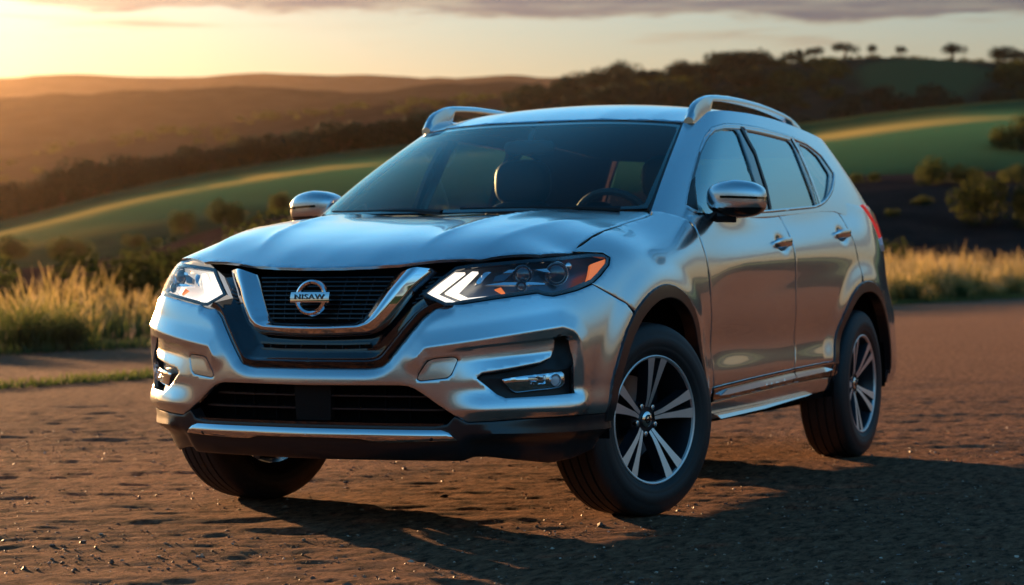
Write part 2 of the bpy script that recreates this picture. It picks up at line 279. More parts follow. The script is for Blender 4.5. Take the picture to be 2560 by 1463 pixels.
def build_ground():
    a = np.concatenate([[-4000, -2000, -900, -400, -200, -100, -60, -40, -28, -20, -14, -10, -8, -6.5], np.arange(-5.5, -3.4, .06), np.arange(-3.4, 3.9, .022), np.arange(3.9, 6.51, .06), [7.5, 9, 12, 16, 22, 30, 45, 70, 120, 250, 500, 1000, 2000, 4000]])
    b = np.concatenate([[-4000, -1500, -600, -250, -120, -60, -30, -15, -6, 0, 2.5, 4], np.arange(5, 5.6, .05), np.arange(5.6, 9.5, .022), np.arange(9.5, 15, .035), np.arange(15, 18.01, .06), np.arange(18.4, 40, .5), [42, 46, 52, 60, 70, 85, 110, 160, 250, 500, 1000, 2000, 4000]])
    A, B = np.meshgrid(a, b, indexing='ij'); xy = world_xy(A, B)
    near = np.exp(-(np.maximum(np.abs(A)-5.5, 0)/2.5)**2)*np.exp(-(np.maximum(np.abs(B-11)-6.5, 0)/6)**2)
    x, y = A+.25*np.sin(B*1.3), B
    h = .005*vnoise(x*.9, y*2.6, 1)+.005*vnoise(x*1.5, y*7.0, 2)+.004*vnoise(x*3, y*11, 3)+.0015*vnoise(x*8, y*12, 4)
    fine = np.exp(-(np.maximum(np.abs(A-.2)-3.3, 0)/.3)**2)*np.exp(-(np.maximum(np.abs(B-10.2)-4.5, 0)/.5)**2)
    rg = lambda u, v, k: (1-2*np.abs(vnoise(u, v, k)))
    h = h+fine*((.0022*rg(x*1.9, y*7.5, 5)+.0028*rg(x*5.5, y*14, 6))*np.clip(.55+.8*vnoise(x*.8, y*1.6, 8), .1, 1.3)+.0038*vnoise(x*14, y*19, 7))
    # pressed flat and a little lower under the tyres
    for wx, wy in ((.80, -1.353), (-.80, -1.353), (.80, 1.353), (-.80, 1.353)):
        d = np.hypot(xy[..., 0]-wx, xy[..., 1]-wy); h = h*sstep(.18, .6, d)
    z = h*near*sstep(2, 4, B)
    V = np.concatenate([xy.reshape(-1, 2), z.reshape(-1, 1)], 1)
    o = mesh('ground', V, grid_faces(len(a), len(b)), M_dirt, smooth=True, sharp=0); tag(o, 'bare brown dirt ground under and around the car', 'ground', kind='structure')
build_ground()
def hill_mat(name, base, patch, scale, extra=None):
    m, nt, b = material(name); v = coords(nt, (1, 1, 1))
    n1 = noise(nt, scale, 6, .65, v); n2 = noise(nt, scale*7, 4, .6, v)
    c = ramp(nt, n1.outputs[0], [(.38, base), (.62, patch)])
    c = mixc(nt, .35, c, ramp(nt, n2.outputs[0], [(.4, tuple(x*.55 for x in base)), (.65, tuple(x*1.3 for x in patch))]))
    if extra: c = extra(nt, v, c)
    nt.links.new(c, b.inputs['Base Color']); b.inputs['Roughness'].default_value = 1; b.inputs['Specular IOR Level'].default_value = 0
    return m
def crest_at(name, b0, a):
    pts = np.array(HILLS[name][1]); return np.interp(a, pts[:, 0], spl(pts, np.clip(pts[:, 0], None, None))[:, 0]) if False else np.interp(a, pts[:, 0], pts[:, 1])
HFN = {}; HB = {}
def build_hill(name, label, mat, bn, bf, rough=0.0, rs=1.0, na=420, nb=70, p=1.6, base=-3.0, seed=5):
    b0, pts = HILLS[name]; pts = np.array(pts)
    t = np.linspace(0, 1, nb//2+1); bb = bn+(b0-bn)*t
    s = np.sin(t*math.pi/2)**p; k = (s*b0/bb).max(); HB[name] = float(bb[(s*b0/bb).argmax()])
    def hfn(a, b):
        """ground height of this hill at across a, along b"""
        a = np.asarray(a, float); b = np.asarray(b, float); ac = a*b0/np.maximum(b, 1)
        w = (pts[-1, 0]-pts[0, 0])/200
        zc = (np.interp(ac-w, pts[:, 0], pts[:, 1])+2*np.interp(ac, pts[:, 0], pts[:, 1])+np.interp(ac+w, pts[:, 0], pts[:, 1]))/4
        tt = np.clip((b-bn)/(b0-bn), 0, 1); up = np.sin(tt*math.pi/2)**p/k
        td = np.clip((b-b0)/(bf-b0), 0, 1); dn = (1/k)*(1-td*td*(3-2*td)*.75)
        f = np.where(b <= b0, up, dn)
        if name == 'green_hill':      # two long swells below the brow that catch the low sun
            q = (b0-b)/(b0-bn); zc = zc+np.where(b <= b0, .50*np.sin(2*math.pi*(q-.03)/.30)*(1-sstep(.42, .60, q))*sstep(-.02, .04, q), 0)/np.maximum(f, .2)
        return base+(zc-base)*f+rough*f*(vnoise(a/rs, b/rs, seed)+.5*vnoise(a*2.3/rs, b*2.3/rs, seed+1))
    HFN[name] = hfn
    ua = np.linspace(pts[0, 0], pts[-1, 0], na)/b0; bs = np.concatenate([bb, np.linspace(b0, bf, nb-len(bb)+1)[1:]])
    U, B = np.meshgrid(ua, bs, indexing='ij'); A = U*B; xy = world_xy(A, B); Z = hfn(A, B)
    V = np.concatenate([xy.reshape(-1, 2), Z.reshape(-1, 1)], 1)
    o = mesh(name, V, grid_faces(na, len(bs)), mat, sharp=0); tag(o, label, 'hill', kind='structure'); return o
def sunlit_bands(nt, v, c):
    # low sunlight painted into the colour as gold strips along the field's brow
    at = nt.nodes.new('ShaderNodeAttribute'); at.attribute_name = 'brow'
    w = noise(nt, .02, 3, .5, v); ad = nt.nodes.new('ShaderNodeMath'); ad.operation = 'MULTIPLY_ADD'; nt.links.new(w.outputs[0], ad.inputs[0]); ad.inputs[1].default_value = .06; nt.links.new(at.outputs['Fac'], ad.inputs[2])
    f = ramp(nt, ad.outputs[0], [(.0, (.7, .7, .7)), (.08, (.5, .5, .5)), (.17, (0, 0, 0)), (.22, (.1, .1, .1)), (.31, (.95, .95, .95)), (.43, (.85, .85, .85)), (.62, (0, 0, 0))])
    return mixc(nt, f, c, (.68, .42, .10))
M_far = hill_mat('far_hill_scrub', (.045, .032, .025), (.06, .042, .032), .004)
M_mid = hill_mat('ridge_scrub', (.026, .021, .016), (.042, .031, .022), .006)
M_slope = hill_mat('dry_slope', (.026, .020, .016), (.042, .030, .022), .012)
def meadow(nt, v, c):
    at = nt.nodes.new('ShaderNodeAttribute'); at.attribute_name = 'meadow'; return mixc(nt, at.outputs['Fac'], c, (.034, .075, .032))
M_wood = hill_mat('wooded_slope', (.008, .024, .017), (.019, .032, .022), .02, meadow)
M_green = hill_mat('green_field', (.028, .058, .025), (.046, .080, .034), .03, sunlit_bands)
M_scrub = hill_mat('scrub_earth', (.026, .019, .017), (.046, .031, .026), .05)
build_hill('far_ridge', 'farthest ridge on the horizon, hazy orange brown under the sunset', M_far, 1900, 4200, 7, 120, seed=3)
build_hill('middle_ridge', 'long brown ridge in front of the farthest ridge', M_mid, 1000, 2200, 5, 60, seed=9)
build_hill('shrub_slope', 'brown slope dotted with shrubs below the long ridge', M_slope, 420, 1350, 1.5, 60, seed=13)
wh = build_hill('wooded_hill', 'dark wooded hill with umbrella trees along its top, right', M_wood, 330, 1100, 1.0, 40, seed=17)
gh = build_hill('green_hill', 'smooth green field with golden strips of painted sunlight along its brow', M_green, 185, 420, .35, 35, na=460, nb=110, p=1.15, seed=21)
build_hill('scrub_field', 'bare purple brown scrub field below the green field', M_scrub, 82, 210, .25, 12, p=1.3, seed=25)
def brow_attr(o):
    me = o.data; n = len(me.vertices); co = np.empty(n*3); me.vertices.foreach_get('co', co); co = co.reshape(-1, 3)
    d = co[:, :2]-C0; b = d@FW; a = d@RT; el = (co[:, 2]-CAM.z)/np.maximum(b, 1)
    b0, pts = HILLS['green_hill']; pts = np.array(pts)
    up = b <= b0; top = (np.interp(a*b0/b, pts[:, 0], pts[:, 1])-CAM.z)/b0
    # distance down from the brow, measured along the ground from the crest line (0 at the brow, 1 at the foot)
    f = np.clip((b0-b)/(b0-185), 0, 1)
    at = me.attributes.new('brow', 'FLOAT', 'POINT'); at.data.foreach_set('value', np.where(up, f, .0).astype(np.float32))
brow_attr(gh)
def meadow_attr(o):
    me = o.data; n = len(me.vertices); co = np.empty(n*3); me.vertices.foreach_get('co', co); co = co.reshape(-1, 3); d = co[:, :2]-C0; b = d@FW; a = d@RT
    r = np.hypot((a/b-.196)/.036, (b-(HB['wooded_hill']-75))/70); at = me.attributes.new('meadow', 'FLOAT', 'POINT'); at.data.foreach_set('value', (1-sstep(.75, 1.05, r)).astype(np.float32))
meadow_attr(wh)
# low hills round the far side too, for what the car mirrors
def back_hills():
    th = np.linspace(R_(40), R_(320), 120); b0 = 420
    rr = [240, 300, 360, 420, 520]; hs = [-2, .45, .85, 1, .3]
    V = []
    for k, (r, s) in enumerate(zip(rr, hs)):
        for t in th:
            hh = (26+14*math.sin(t*2.1+1)+9*math.sin(t*5.3)+4*math.sin(t*11+2))*s if s > 0 else s
            fade = min(1, (t-th[0])/.5, (th[-1]-t)/.5)
            y = YAW+t; V.append((C0[0]+math.sin(y)*r, C0[1]+math.cos(y)*r, hh*max(fade, .02)-(1 if s < 0 else 0)))
    o = mesh('back_hills', V, grid_faces(len(rr), len(th)), M_wood, sharp=0); tag(o, 'low dark hills behind the viewer', 'hill', kind='structure')
back_hills()

def gravel():
    rng = np.random.RandomState(77); n = 20000; a = rng.uniform(-3.2, 3.6, n); b = 5.6+6.5*rng.rand(n)**1.4; xy = world_xy(a, b)
    ico = [(0, 0, 1), (.89, 0, .45), (.28, .85, .45), (-.72, .53, .45), (-.72, -.53, .45), (.28, -.85, .45), (.72, .53, -.45), (-.28, .85, -.45), (-.89, 0, -.45), (-.28, -.85, -.45), (.72, -.53, -.45), (0, 0, -1)]
    fc = [(0, 1, 2), (0, 2, 3), (0, 3, 4), (0, 4, 5), (0, 5, 1), (1, 6, 2), (2, 7, 3), (3, 8, 4), (4, 9, 5), (5, 10, 1), (6, 7, 2), (7, 8, 3), (8, 9, 4), (9, 10, 5), (10, 6, 1), (11, 7, 6), (11, 8, 7), (11, 9, 8), (11, 10, 9), (11, 6, 10)]
    I = np.array(ico); r = .0018+.0050*rng.rand(n)**4+.007*(rng.rand(n) < .012); V = I[None]*r[:, None, None]*np.stack([.8+.5*rng.rand(n), .8+.5*rng.rand(n), .5+.3*rng.rand(n)], 1)[:, None]*(1+.25*rng.normal(size=(n, 12, 1)))
    V[..., :2] += xy[:, None]; V[..., 2] += (r*.15)[:, None]; F = (np.arange(n)*12)[:, None, None]+np.array(fc)[None]
    m, nt, b_ = material('gravel'); g = nt.nodes.new('ShaderNodeNewGeometry'); c = ramp(nt, g.outputs['Random Per Island'], [(0, (.05, .024, .014)), (.6, (.14, .070, .040)), (.9, (.34, .20, .12)), (1, (.55, .42, .32))]); nt.links.new(c, b_.inputs['Base Color']); b_.inputs['Roughness'].default_value = .6
    o = mesh('gravel', V.reshape(-1, 3), F.reshape(-1, 3), m, sharp=0, smooth=False); tag(o, 'small stones scattered over the dirt in the foreground', 'gravel', kind='stuff')
gravel()

def spot(u, e):
    """where a sight line (u across, e up per metre) first meets the field: (distance, height)"""
    for b in np.arange(84, 300, .5):
        z = max(float(HFN['scrub_field'](u*b, b)), float(HFN['green_hill'](u*b, b)))
        if z >= CAM.z+e*b: return b, z
    return 140.0, CAM.z+e*140
# ================= trees, bushes, grass =================
def leaf_mat(name, c1, c2, trans=.35):
    m, nt, b = material(name); oi = nt.nodes.new('ShaderNodeObjectInfo'); v = coords(nt)
    n = noise(nt, 1.7, 3, .6, v); c = ramp(nt, n.outputs[0], [(.35, c1), (.68, c2)])
    hs = nt.nodes.new('ShaderNodeHueSaturation'); nt.links.new(c, hs.inputs['Color'])
    mr = nt.nodes.new('ShaderNodeMapRange'); mr.inputs[3].default_value = .7; mr.inputs[4].default_value = 1.3; nt.links.new(oi.outputs['Random'], mr.inputs[0]); nt.links.new(mr.outputs[0], hs.inputs['Value'])
    nt.links.new(hs.outputs[0], b.inputs['Base Color']); b.inputs['Roughness'].default_value = .75; b.inputs['Specular IOR Level'].default_value = .04
    tr = nt.nodes.new('ShaderNodeBsdfTranslucent'); nt.links.new(hs.outputs[0], tr.inputs[0])
    mx = nt.nodes.new('ShaderNodeMixShader'); mx.inputs[0].default_value = trans; nt.links.new(b.outputs[0], mx.inputs[1]); nt.links.new(tr.outputs[0], mx.inputs[2])
    nt.links.new(mx.outputs[0], nt.nodes['Material Output'].inputs[0]); return m
M_leaf = leaf_mat('dark_leaves', (.009, .028, .016), (.020, .050, .026), .08)
M_bush = leaf_mat('bush_leaves', (.026, .040, .012), (.085, .085, .020), .45)
M_bark = simple('bark', (.07, .05, .038), .95)
def leaves(rng, blobs, n, size, shell=.55):
    V = []; w = np.array([b[3]*b[4]+b[3]*b[5] for b in blobs]); k = rng.choice(len(blobs), n, p=w/w.sum())
    B = np.array(blobs)[k]; d = rng.normal(size=(n, 3)); d /= np.linalg.norm(d, axis=1)[:, None]
    r = shell+(1-shell)*rng.rand(n)**.7+rng.normal(size=n)*.05
    P = B[:, :3]+d*B[:, 3:6]*r[:, None]; keep = P[:, 2] > .02; P = P[keep]; d = d[keep]; n = len(P)
    t = rng.normal(size=(n, 3)); t -= d*(t*d).sum(1)[:, None]*.6; t /= np.linalg.norm(t, axis=1)[:, None]
    u = np.cross(t, rng.normal(size=(n, 3))); u /= np.linalg.norm(u, axis=1)[:, None]
    s = size*(.6+.8*rng.rand(n))[:, None]
    V = np.stack([P-t*s, P+u*s*.6, P+t*s, P-u*s*.6], 1).reshape(-1, 3); return V, np.arange(n*4).reshape(-1, 4)
def limb(pts, rads, seg=6):
    V = []; Fc = []; pts = [Vector(p) for p in pts]
    for i, (p, r) in enumerate(zip(pts, rads)):
        t = (pts[min(i+1, len(pts)-1)]-pts[max(i-1, 0)]).normalized(); a = t.orthogonal().normalized(); b = t.cross(a)
        V += [p+(a*math.cos(q)+b*math.sin(q))*r for q in np.linspace(0, 2*math.pi, seg, endpoint=False)]
    for i in range(len(pts)-1):
        for j in range(seg): Fc.append((i*seg+j, i*seg+(j+1) % seg, (i+1)*seg+(j+1) % seg, (i+1)*seg+j))
    return V, Fc
def join(parts):
    V = []; Fc = []
    for v, f in parts:
        o = len(V); V += [tuple(x) for x in v]; Fc += [tuple(int(i)+o for i in q) for q in f]
    return V, Fc
def data_mesh(name, V, Fc, mat, smooth=False):
    me = bpy.data.meshes.new(name); me.from_pydata([tuple(map(float, v)) for v in V], [], [tuple(map(int, f)) for f in Fc]); me.materials.append(mat)
    me.polygons.foreach_set('use_smooth', [smooth]*len(me.polygons)); return me
KINDS = {}
def make_kind(key, seed, blobs, n, size, mat, trunk=None):
    rng = np.random.RandomState(seed); KINDS[key] = (data_mesh('crown', *leaves(rng, blobs, n, size), mat), data_mesh('trunk', *join(trunk), M_bark, True) if trunk else None)
def rblobs(rng, k, R, H, z0, sub=.42):
    out = []
    for i in range(k):
        a = rng.rand()*6.283; r = R*rng.rand()**.5*.72; q = sub*(.7+.6*rng.rand())
        zc = z0+(H-z0)*(.30+.45*rng.rand())*(1-.35*(r/R)**2); out.append((r*math.cos(a), r*math.sin(a), zc, R*q*1.15, R*q*1.15, (H-z0)*q*.8))
    return out
for i in range(5):      # unit-size plants: 1 m tall, scaled where they stand
    rg = np.random.RandomState(40+i)
    make_kind(('round', i), i, rblobs(rg, 9, .52, .98, .16), 1500, .035, M_leaf, [limb([(0, 0, -.15), (.01, .01, .25), (.03, -.02, .55)], [.05, .04, .015])]+[limb([(.01, .01, .2), (.22*math.cos(q), .22*math.sin(q), .5)], [.03, .008], 5) for q in (0.4, 2.2, 4.1)])
    bl = []
    for k in range(8):
        q = rg.rand()*6.283; r = .42*rg.rand()**.5; bl.append((r*math.cos(q), r*math.sin(q), (.70-.28*r*r/.17*.6+rg.normal()*.03), .19, .19, .22))
    make_kind(('umbrella', i), 20+i, bl, 1300, .032, M_leaf, [limb([(0, 0, -.2), (.02, 0, .3), (.05, .02, .5)], [.055, .045, .035])]+[limb([(.03, 0, .36+.03*k), (.3*math.cos(q), .3*math.sin(q), .76)], [.022, .006], 5) for k, q in enumerate((.3, 1.8, 3.2, 4.7, 5.6))])
    make_kind(('bush', i), 60+i, rblobs(rg, 11, .75, .97, -.12, .36), 2600, .032, M_bush, [limb([(0, 0, -.1), (.03, 0, .3), (.1, .05, .6)], [.035, .025, .008]), limb([(0, 0, -.1), (-.15, .1, .5)], [.03, .008]), limb([(0, 0, -.1), (.1, -.2, .5)], [.03, .008])])
    make_kind(('shrub', i), 80+i, rblobs(rg, 6, .8, .95, -.1, .42), 420, .07, M_bush, [limb([(0, 0, -.1), (.05, 0, .6)], [.05, .01])])
SEEDN = [0]
def plant(kind, name, a, b, h, w, label, cat, group, z=None, i=None, xy=None):
    SEEDN[0] += 1; rg = random.Random(SEEDN[0]*7+1); i = rg.randrange(5) if i is None else i
    p = world_xy(a, b) if xy is None else np.array(xy)
    if z is None: z = 0.0
    o = empty(name, (float(p[0]), float(p[1]), z), rg.random()*6.28); o.scale = (w, w, h)
    tag(o, label, cat, group); cr, tr = KINDS[(kind, i)]
    for nm, me in (('crown', cr), ('trunk', tr)):
        if me: q = bpy.data.objects.new(nm, me); COL.objects.link(q); q.parent = o
    return o
def top(names, a, b): return max(float(HFN[n](a, b)) for n in names)
RB = HB['wooded_hill']      # distance of the hill's skyline
# the umbrella trees standing against the sky on the wooded hill
for a, h, w, lab in ((105.3, 5.2, 6.0, 'leftmost small umbrella tree against the sky on the right hilltop'), (110.4, 5.8, 6.6, 'second small umbrella tree from the left on the hilltop skyline'),
                     (121, 6.8, 9.5, 'broad umbrella tree in the middle of the hilltop skyline, leaning left'), (130.4, 5.6, 4.6, 'slim lone umbrella tree on the hilltop right of the broad one'),
                     (140.9, 5.0, 5.2, 'small umbrella tree on the brow above the hilltop meadow'), (159.8, 7.2, 10, 'large spreading umbrella tree alone on the right hilltop skyline')):
    plant('umbrella', 'umbrella_tree', a*RB/760, RB, h*.95, w*.95, lab, 'tree', 'umbrella trees on the hilltop', top(['wooded_hill'], a*RB/760, RB)-.2)
plant('round', 'dense_tree', 178.6*RB/760, RB, 7.0, 12, 'big dense dark tree at the right end of the hilltop', 'tree', 'dense trees along the hilltop', top(['wooded_hill'], 178.6*RB/760, RB)-.5, 1)
plant('round', 'dense_tree', 186*RB/760, RB, 5.0, 11, 'dense dark tree at the right frame edge beside the biggest hilltop tree', 'tree', 'dense trees along the hilltop', top(['wooded_hill'], 186*RB/760, RB)-.5, 2)
rg = random.Random(3)
for k in range(24):
    a = 32+k*3.1+rg.uniform(-1, 1); h = rg.uniform(3.0, 6.2)
    a *= RB/760; h *= .85
    plant('round', 'dense_tree', a, RB-4, h, h*rg.uniform(1.1, 1.6), 'dense dark tree on the falling left shoulder of the wooded hill, against the sky', 'tree', 'trees on the shoulder of the wooded hill', top(['wooded_hill'], a, RB-4)-.6)
for k in range(46):
    u = .112+k*.0036+rg.uniform(-.0016, .0016); h = rg.uniform(.9, 2.3); a = u*RB
    plant('shrub', 'ridge_scrub', a, RB, h, h*rg.uniform(1.0, 1.9), 'tiny scrub bush along the hilltop skyline between the umbrella trees', 'shrub', 'scrub along the hilltop skyline', top(['wooded_hill'], a, RB)-.35)
n = 0
while n < 140:
    b = rg.uniform(480, 700); a = rg.uniform(.00, .27)*b
    u = (a/b); mead = (abs(u-.196) < .036 and 560 < b) or (u > .118 and b > 560)
    if mead: continue
    h = rg.uniform(4, 7.5); n += 1
    plant('round', 'hillside_tree', a, b, h, h*rg.uniform(1.2, 1.8), 'dark rounded tree among many on the slope of the wooded hill', 'tree', 'trees over the slope of the wooded hill', top(['wooded_hill'], a, b))
n = 0
while n < 150:
    b = rg.uniform(560, RB-12); a = rg.uniform(.02, .27)*b; u = a/b
    if abs(u-.196) < .036: continue
    h = rg.uniform(2.6, 4.6) if b < RB-45 else rg.uniform(1.6, 2.6); n += 1
    plant('shrub', 'hillside_shrub', a, b, h, h*rg.uniform(1.0, 1.5), 'small dark scrubby tree near the top of the wooded hill', 'shrub', 'scrubby trees near the top of the wooded hill', top(['wooded_hill'], a, b)-.2)
for k in range(150):
    u = -.27+k*.00185+rg.uniform(-.002, .002); b = (303, 312, 322)[k % 3]+rg.uniform(-3, 3); a = u*b; h = rg.uniform(4.2, 6.2)*(1.0 if u > -.2 else 1.15)
    plant('round', 'belt_tree', a, b, h, h*rg.uniform(1.2, 1.7), 'dark rounded tree in the belt behind the brow of the green field, left', 'tree', 'belt of trees behind the green field', top(['green_hill'], a, b)-.3)
for k in range(90):
    u = -.26+k*.0036+rg.uniform(-.004, .004); t_ = (u+.26)/.33; b = 960-260*rg.random()*(.3+.7*(1-t_)); a = u*b; h = rg.uniform(2, 5)
    plant('shrub', 'distant_shrub', a, b, h, h*1.1, 'small dull shrub dotted along the brown slope behind the tree belt', 'shrub', 'shrubs dotted on the brown slope', top(['shrub_slope'], a, b)-.3)
# bushes on the scrub field and the field above it: (across per metre, distance, height, width, label)
for u, e, h, w, lab in ((-0.1548, 0.0214, 0.01263, 0.01492, 'small round dark bush alone on the brown earth left of the car'), (-0.1362, 0.0249, 0.01377, 0.01913, 'round dark bush at the foot of the green field, middle of three on the left'), (-0.1108, 0.0306, 0.00995, 0.01817, 'low dark bush just above the right wing mirror'), (-0.2380, 0.0096, 0.01186, 0.02104, 'dark rounded bush at the left frame edge below the green field'), (-0.2150, 0.0090, 0.01186, 0.01531, 'left half of a pair of low dark bushes below the green field'), (-0.2055, 0.0090, 0.01033, 0.01454, 'right half of a pair of low dark bushes below the green field'), (0.2005, 0.0425, 0.01377, 0.01817, 'wide dark bush in two humps on the brown scrub, its left hump'), (0.2154, 0.0425, 0.00995, 0.01913, 'wide dark bush in two humps on the brown scrub, its right hump'), (0.2384, 0.0436, 0.01071, 0.01531, 'dark bush at the right frame edge beside the two humped bush'), (0.1647, 0.0440, 0.00497, 0.00689, 'tiny dark bush on the scrub nearest the rear window'), (0.1733, 0.0444, 0.00497, 0.00765, 'second tiny dark bush on the scrub beside the rear of the car'), (0.2432, 0.0584, 0.01817, 0.02487, 'large dark bush on the green field at the right edge'), (0.2326, 0.0597, 0.01071, 0.01339, 'lower dark bush left of the large one on the green field'), (0.2259, 0.0230, 0.02258, 0.03635, 'broad dome shaped tree with a gold edge standing on the scrub, right'), (0.2437, 0.0214, 0.02009, 0.02104, 'dark tree at the right edge touching the broad dome shaped one'), (0.1944, 0.0325, 0.00536, 0.01148, 'small scrub bush low on the brown earth behind the rear of the car'), (0.1819, 0.0277, 0.00459, 0.00880, 'smallest scrub bush just beyond the tail of the car'), (-0.1806, 0.0153, 0.00765, 0.01339, 'low dark bush on the earth between the pair and the lone bush, left')):
    b, z = spot(u, e); tr_ = 'tree' in lab
    plant('bush', 'dome_tree' if tr_ else 'field_bush', u*b, b, h*b*1.15, w*b*.72, lab, 'tree' if tr_ else 'bush', None, z-.1)
# the bush row behind the tall grass
for k in range(44):
    y = 3+k*2.35+rg.uniform(-.6, .6); x = -25+rg.uniform(-2.2, 1.6)-(2.5 if k % 3 == 0 else 0); h = rg.uniform(1.45, 2.15)+max(0, y-40)*.030
    plant('bush', 'verge_bush', 0, 0, h, h*rg.uniform(.9, 1.3), 'dark green bush with yellowish tips in the row behind the tall grass', 'bush', 'row of bushes behind the tall grass', -.08, xy=(x, y))
for k in range(22):
    y = 44+k*2.9+rg.uniform(-.8, .8); x = -29.5+rg.uniform(-2.5, 2); h = rg.uniform(2.4, 3.6)
    plant('bush', 'verge_bush', 0, 0, h, h*rg.uniform(1.0, 1.4), 'fuller dark bush of the rear row beyond the tall grass on the right', 'bush', 'rear row of bushes beyond the grass on the right', -.08, xy=(x, y))
plant('bush', 'verge_bush', 0, 0, .95, 1.0, 'low dark mound of a bush in front of the row at the left edge', 'bush', None, -.05, xy=(-15.9, 12.6))
# ---- grass ----
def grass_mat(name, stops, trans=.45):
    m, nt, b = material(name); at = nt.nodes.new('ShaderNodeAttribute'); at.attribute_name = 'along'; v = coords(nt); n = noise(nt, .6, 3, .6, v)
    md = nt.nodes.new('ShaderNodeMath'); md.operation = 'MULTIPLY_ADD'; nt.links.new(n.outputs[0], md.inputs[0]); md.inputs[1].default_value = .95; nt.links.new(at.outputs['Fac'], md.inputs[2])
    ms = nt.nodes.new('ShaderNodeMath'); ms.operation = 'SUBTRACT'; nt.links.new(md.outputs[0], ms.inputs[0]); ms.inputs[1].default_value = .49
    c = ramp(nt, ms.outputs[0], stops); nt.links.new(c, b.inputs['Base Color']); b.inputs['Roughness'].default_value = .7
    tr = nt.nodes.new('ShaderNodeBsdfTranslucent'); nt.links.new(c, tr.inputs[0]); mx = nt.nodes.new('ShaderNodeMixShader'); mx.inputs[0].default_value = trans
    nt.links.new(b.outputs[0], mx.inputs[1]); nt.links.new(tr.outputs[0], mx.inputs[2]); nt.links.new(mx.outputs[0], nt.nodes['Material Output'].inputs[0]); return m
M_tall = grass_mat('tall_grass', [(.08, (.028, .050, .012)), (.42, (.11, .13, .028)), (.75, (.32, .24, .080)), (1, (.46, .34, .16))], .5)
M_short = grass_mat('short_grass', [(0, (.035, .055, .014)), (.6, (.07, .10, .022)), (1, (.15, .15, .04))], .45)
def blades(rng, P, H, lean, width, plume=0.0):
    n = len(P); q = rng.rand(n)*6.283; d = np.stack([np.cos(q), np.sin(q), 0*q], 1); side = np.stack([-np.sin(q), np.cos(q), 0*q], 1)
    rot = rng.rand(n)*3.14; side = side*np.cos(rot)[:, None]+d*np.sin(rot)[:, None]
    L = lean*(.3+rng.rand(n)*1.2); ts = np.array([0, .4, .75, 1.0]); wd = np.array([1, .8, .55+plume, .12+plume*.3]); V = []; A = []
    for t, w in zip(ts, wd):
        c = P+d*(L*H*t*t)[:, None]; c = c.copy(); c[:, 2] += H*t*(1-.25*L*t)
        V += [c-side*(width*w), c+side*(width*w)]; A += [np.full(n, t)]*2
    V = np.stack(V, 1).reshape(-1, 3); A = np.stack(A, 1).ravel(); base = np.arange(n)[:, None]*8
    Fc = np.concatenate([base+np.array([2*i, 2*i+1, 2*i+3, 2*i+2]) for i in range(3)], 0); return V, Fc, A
def grass_obj(name, label, V, Fc, A, mat, kind='stuff'):
    me = bpy.data.meshes.new(name); me.from_pydata(V.tolist(), [], Fc.tolist()); at = me.attributes.new('along', 'FLOAT', 'POINT'); at.data.foreach_set('value', A.astype(np.float32))
    me.polygons.foreach_set('use_smooth', [True]*len(me.polygons)); o = link(name, me, mat); tag(o, label, 'grass', kind=kind); return o
rng = np.random.RandomState(5)
def scatter(n, x0, x1, y0, y1): return np.stack([x0+(x1-x0)*rng.rand(n), y0+(y1-y0)*rng.rand(n), np.zeros(n)], 1)
tc_ = scatter(2300, -17.5, -12.3, 4, 98); cl = .5+.5*vnoise(tc_[:, 0]*.7, tc_[:, 1]*.45, 31); tc_ = tc_[rng.rand(len(tc_)) < .06+.95*cl]
hh = (.62+.5*vnoise(tc_[:, 0]*.5, tc_[:, 1]*.35, 33)*.6)*(.8+.4*rng.rand(len(tc_)))*np.clip(1+(tc_[:, 1]-30)*.014, .86, 1.75)*np.clip((-11.9-tc_[:, 0])/1.0, .45, 1.15)
k = 22; P = np.repeat(tc_, k, 0)+rng.normal(size=(len(tc_)*k, 3))*[.13, .13, 0]; H = np.repeat(hh, k)*(.55+.6*rng.rand(len(P)))
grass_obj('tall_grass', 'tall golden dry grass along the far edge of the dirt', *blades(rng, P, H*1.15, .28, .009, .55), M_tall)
sg = scatter(42000, -12.9, -11.2, 3, 98); sg = sg[sg[:, 0] < -11.75+.45*vnoise(sg[:, 1]*.35, sg[:, 1]*0+2.5, 35)]
st = scatter(12000, -7.75, -6.85, -2, 16); st = st[np.abs(st[:, 0]+7.3-.18*vnoise(st[:, 1]*.5, st[:, 1]*0+.5, 37)) < .30*(.55+.45*vnoise(st[:, 1]*.9, st[:, 1]*0+7.5, 38))+.06]
grass_obj('verge_grass', 'short green grass strip at the foot of the tall grass', *blades(rng, sg, .05+.12*rng.rand(len(sg)), .5, .008), M_short)
grass_obj('grass_strip', 'thin strip of low green grass crossing the dirt behind the car', *blades(rng, st, .03+.07*rng.rand(len(st)), .5, .007), M_short)
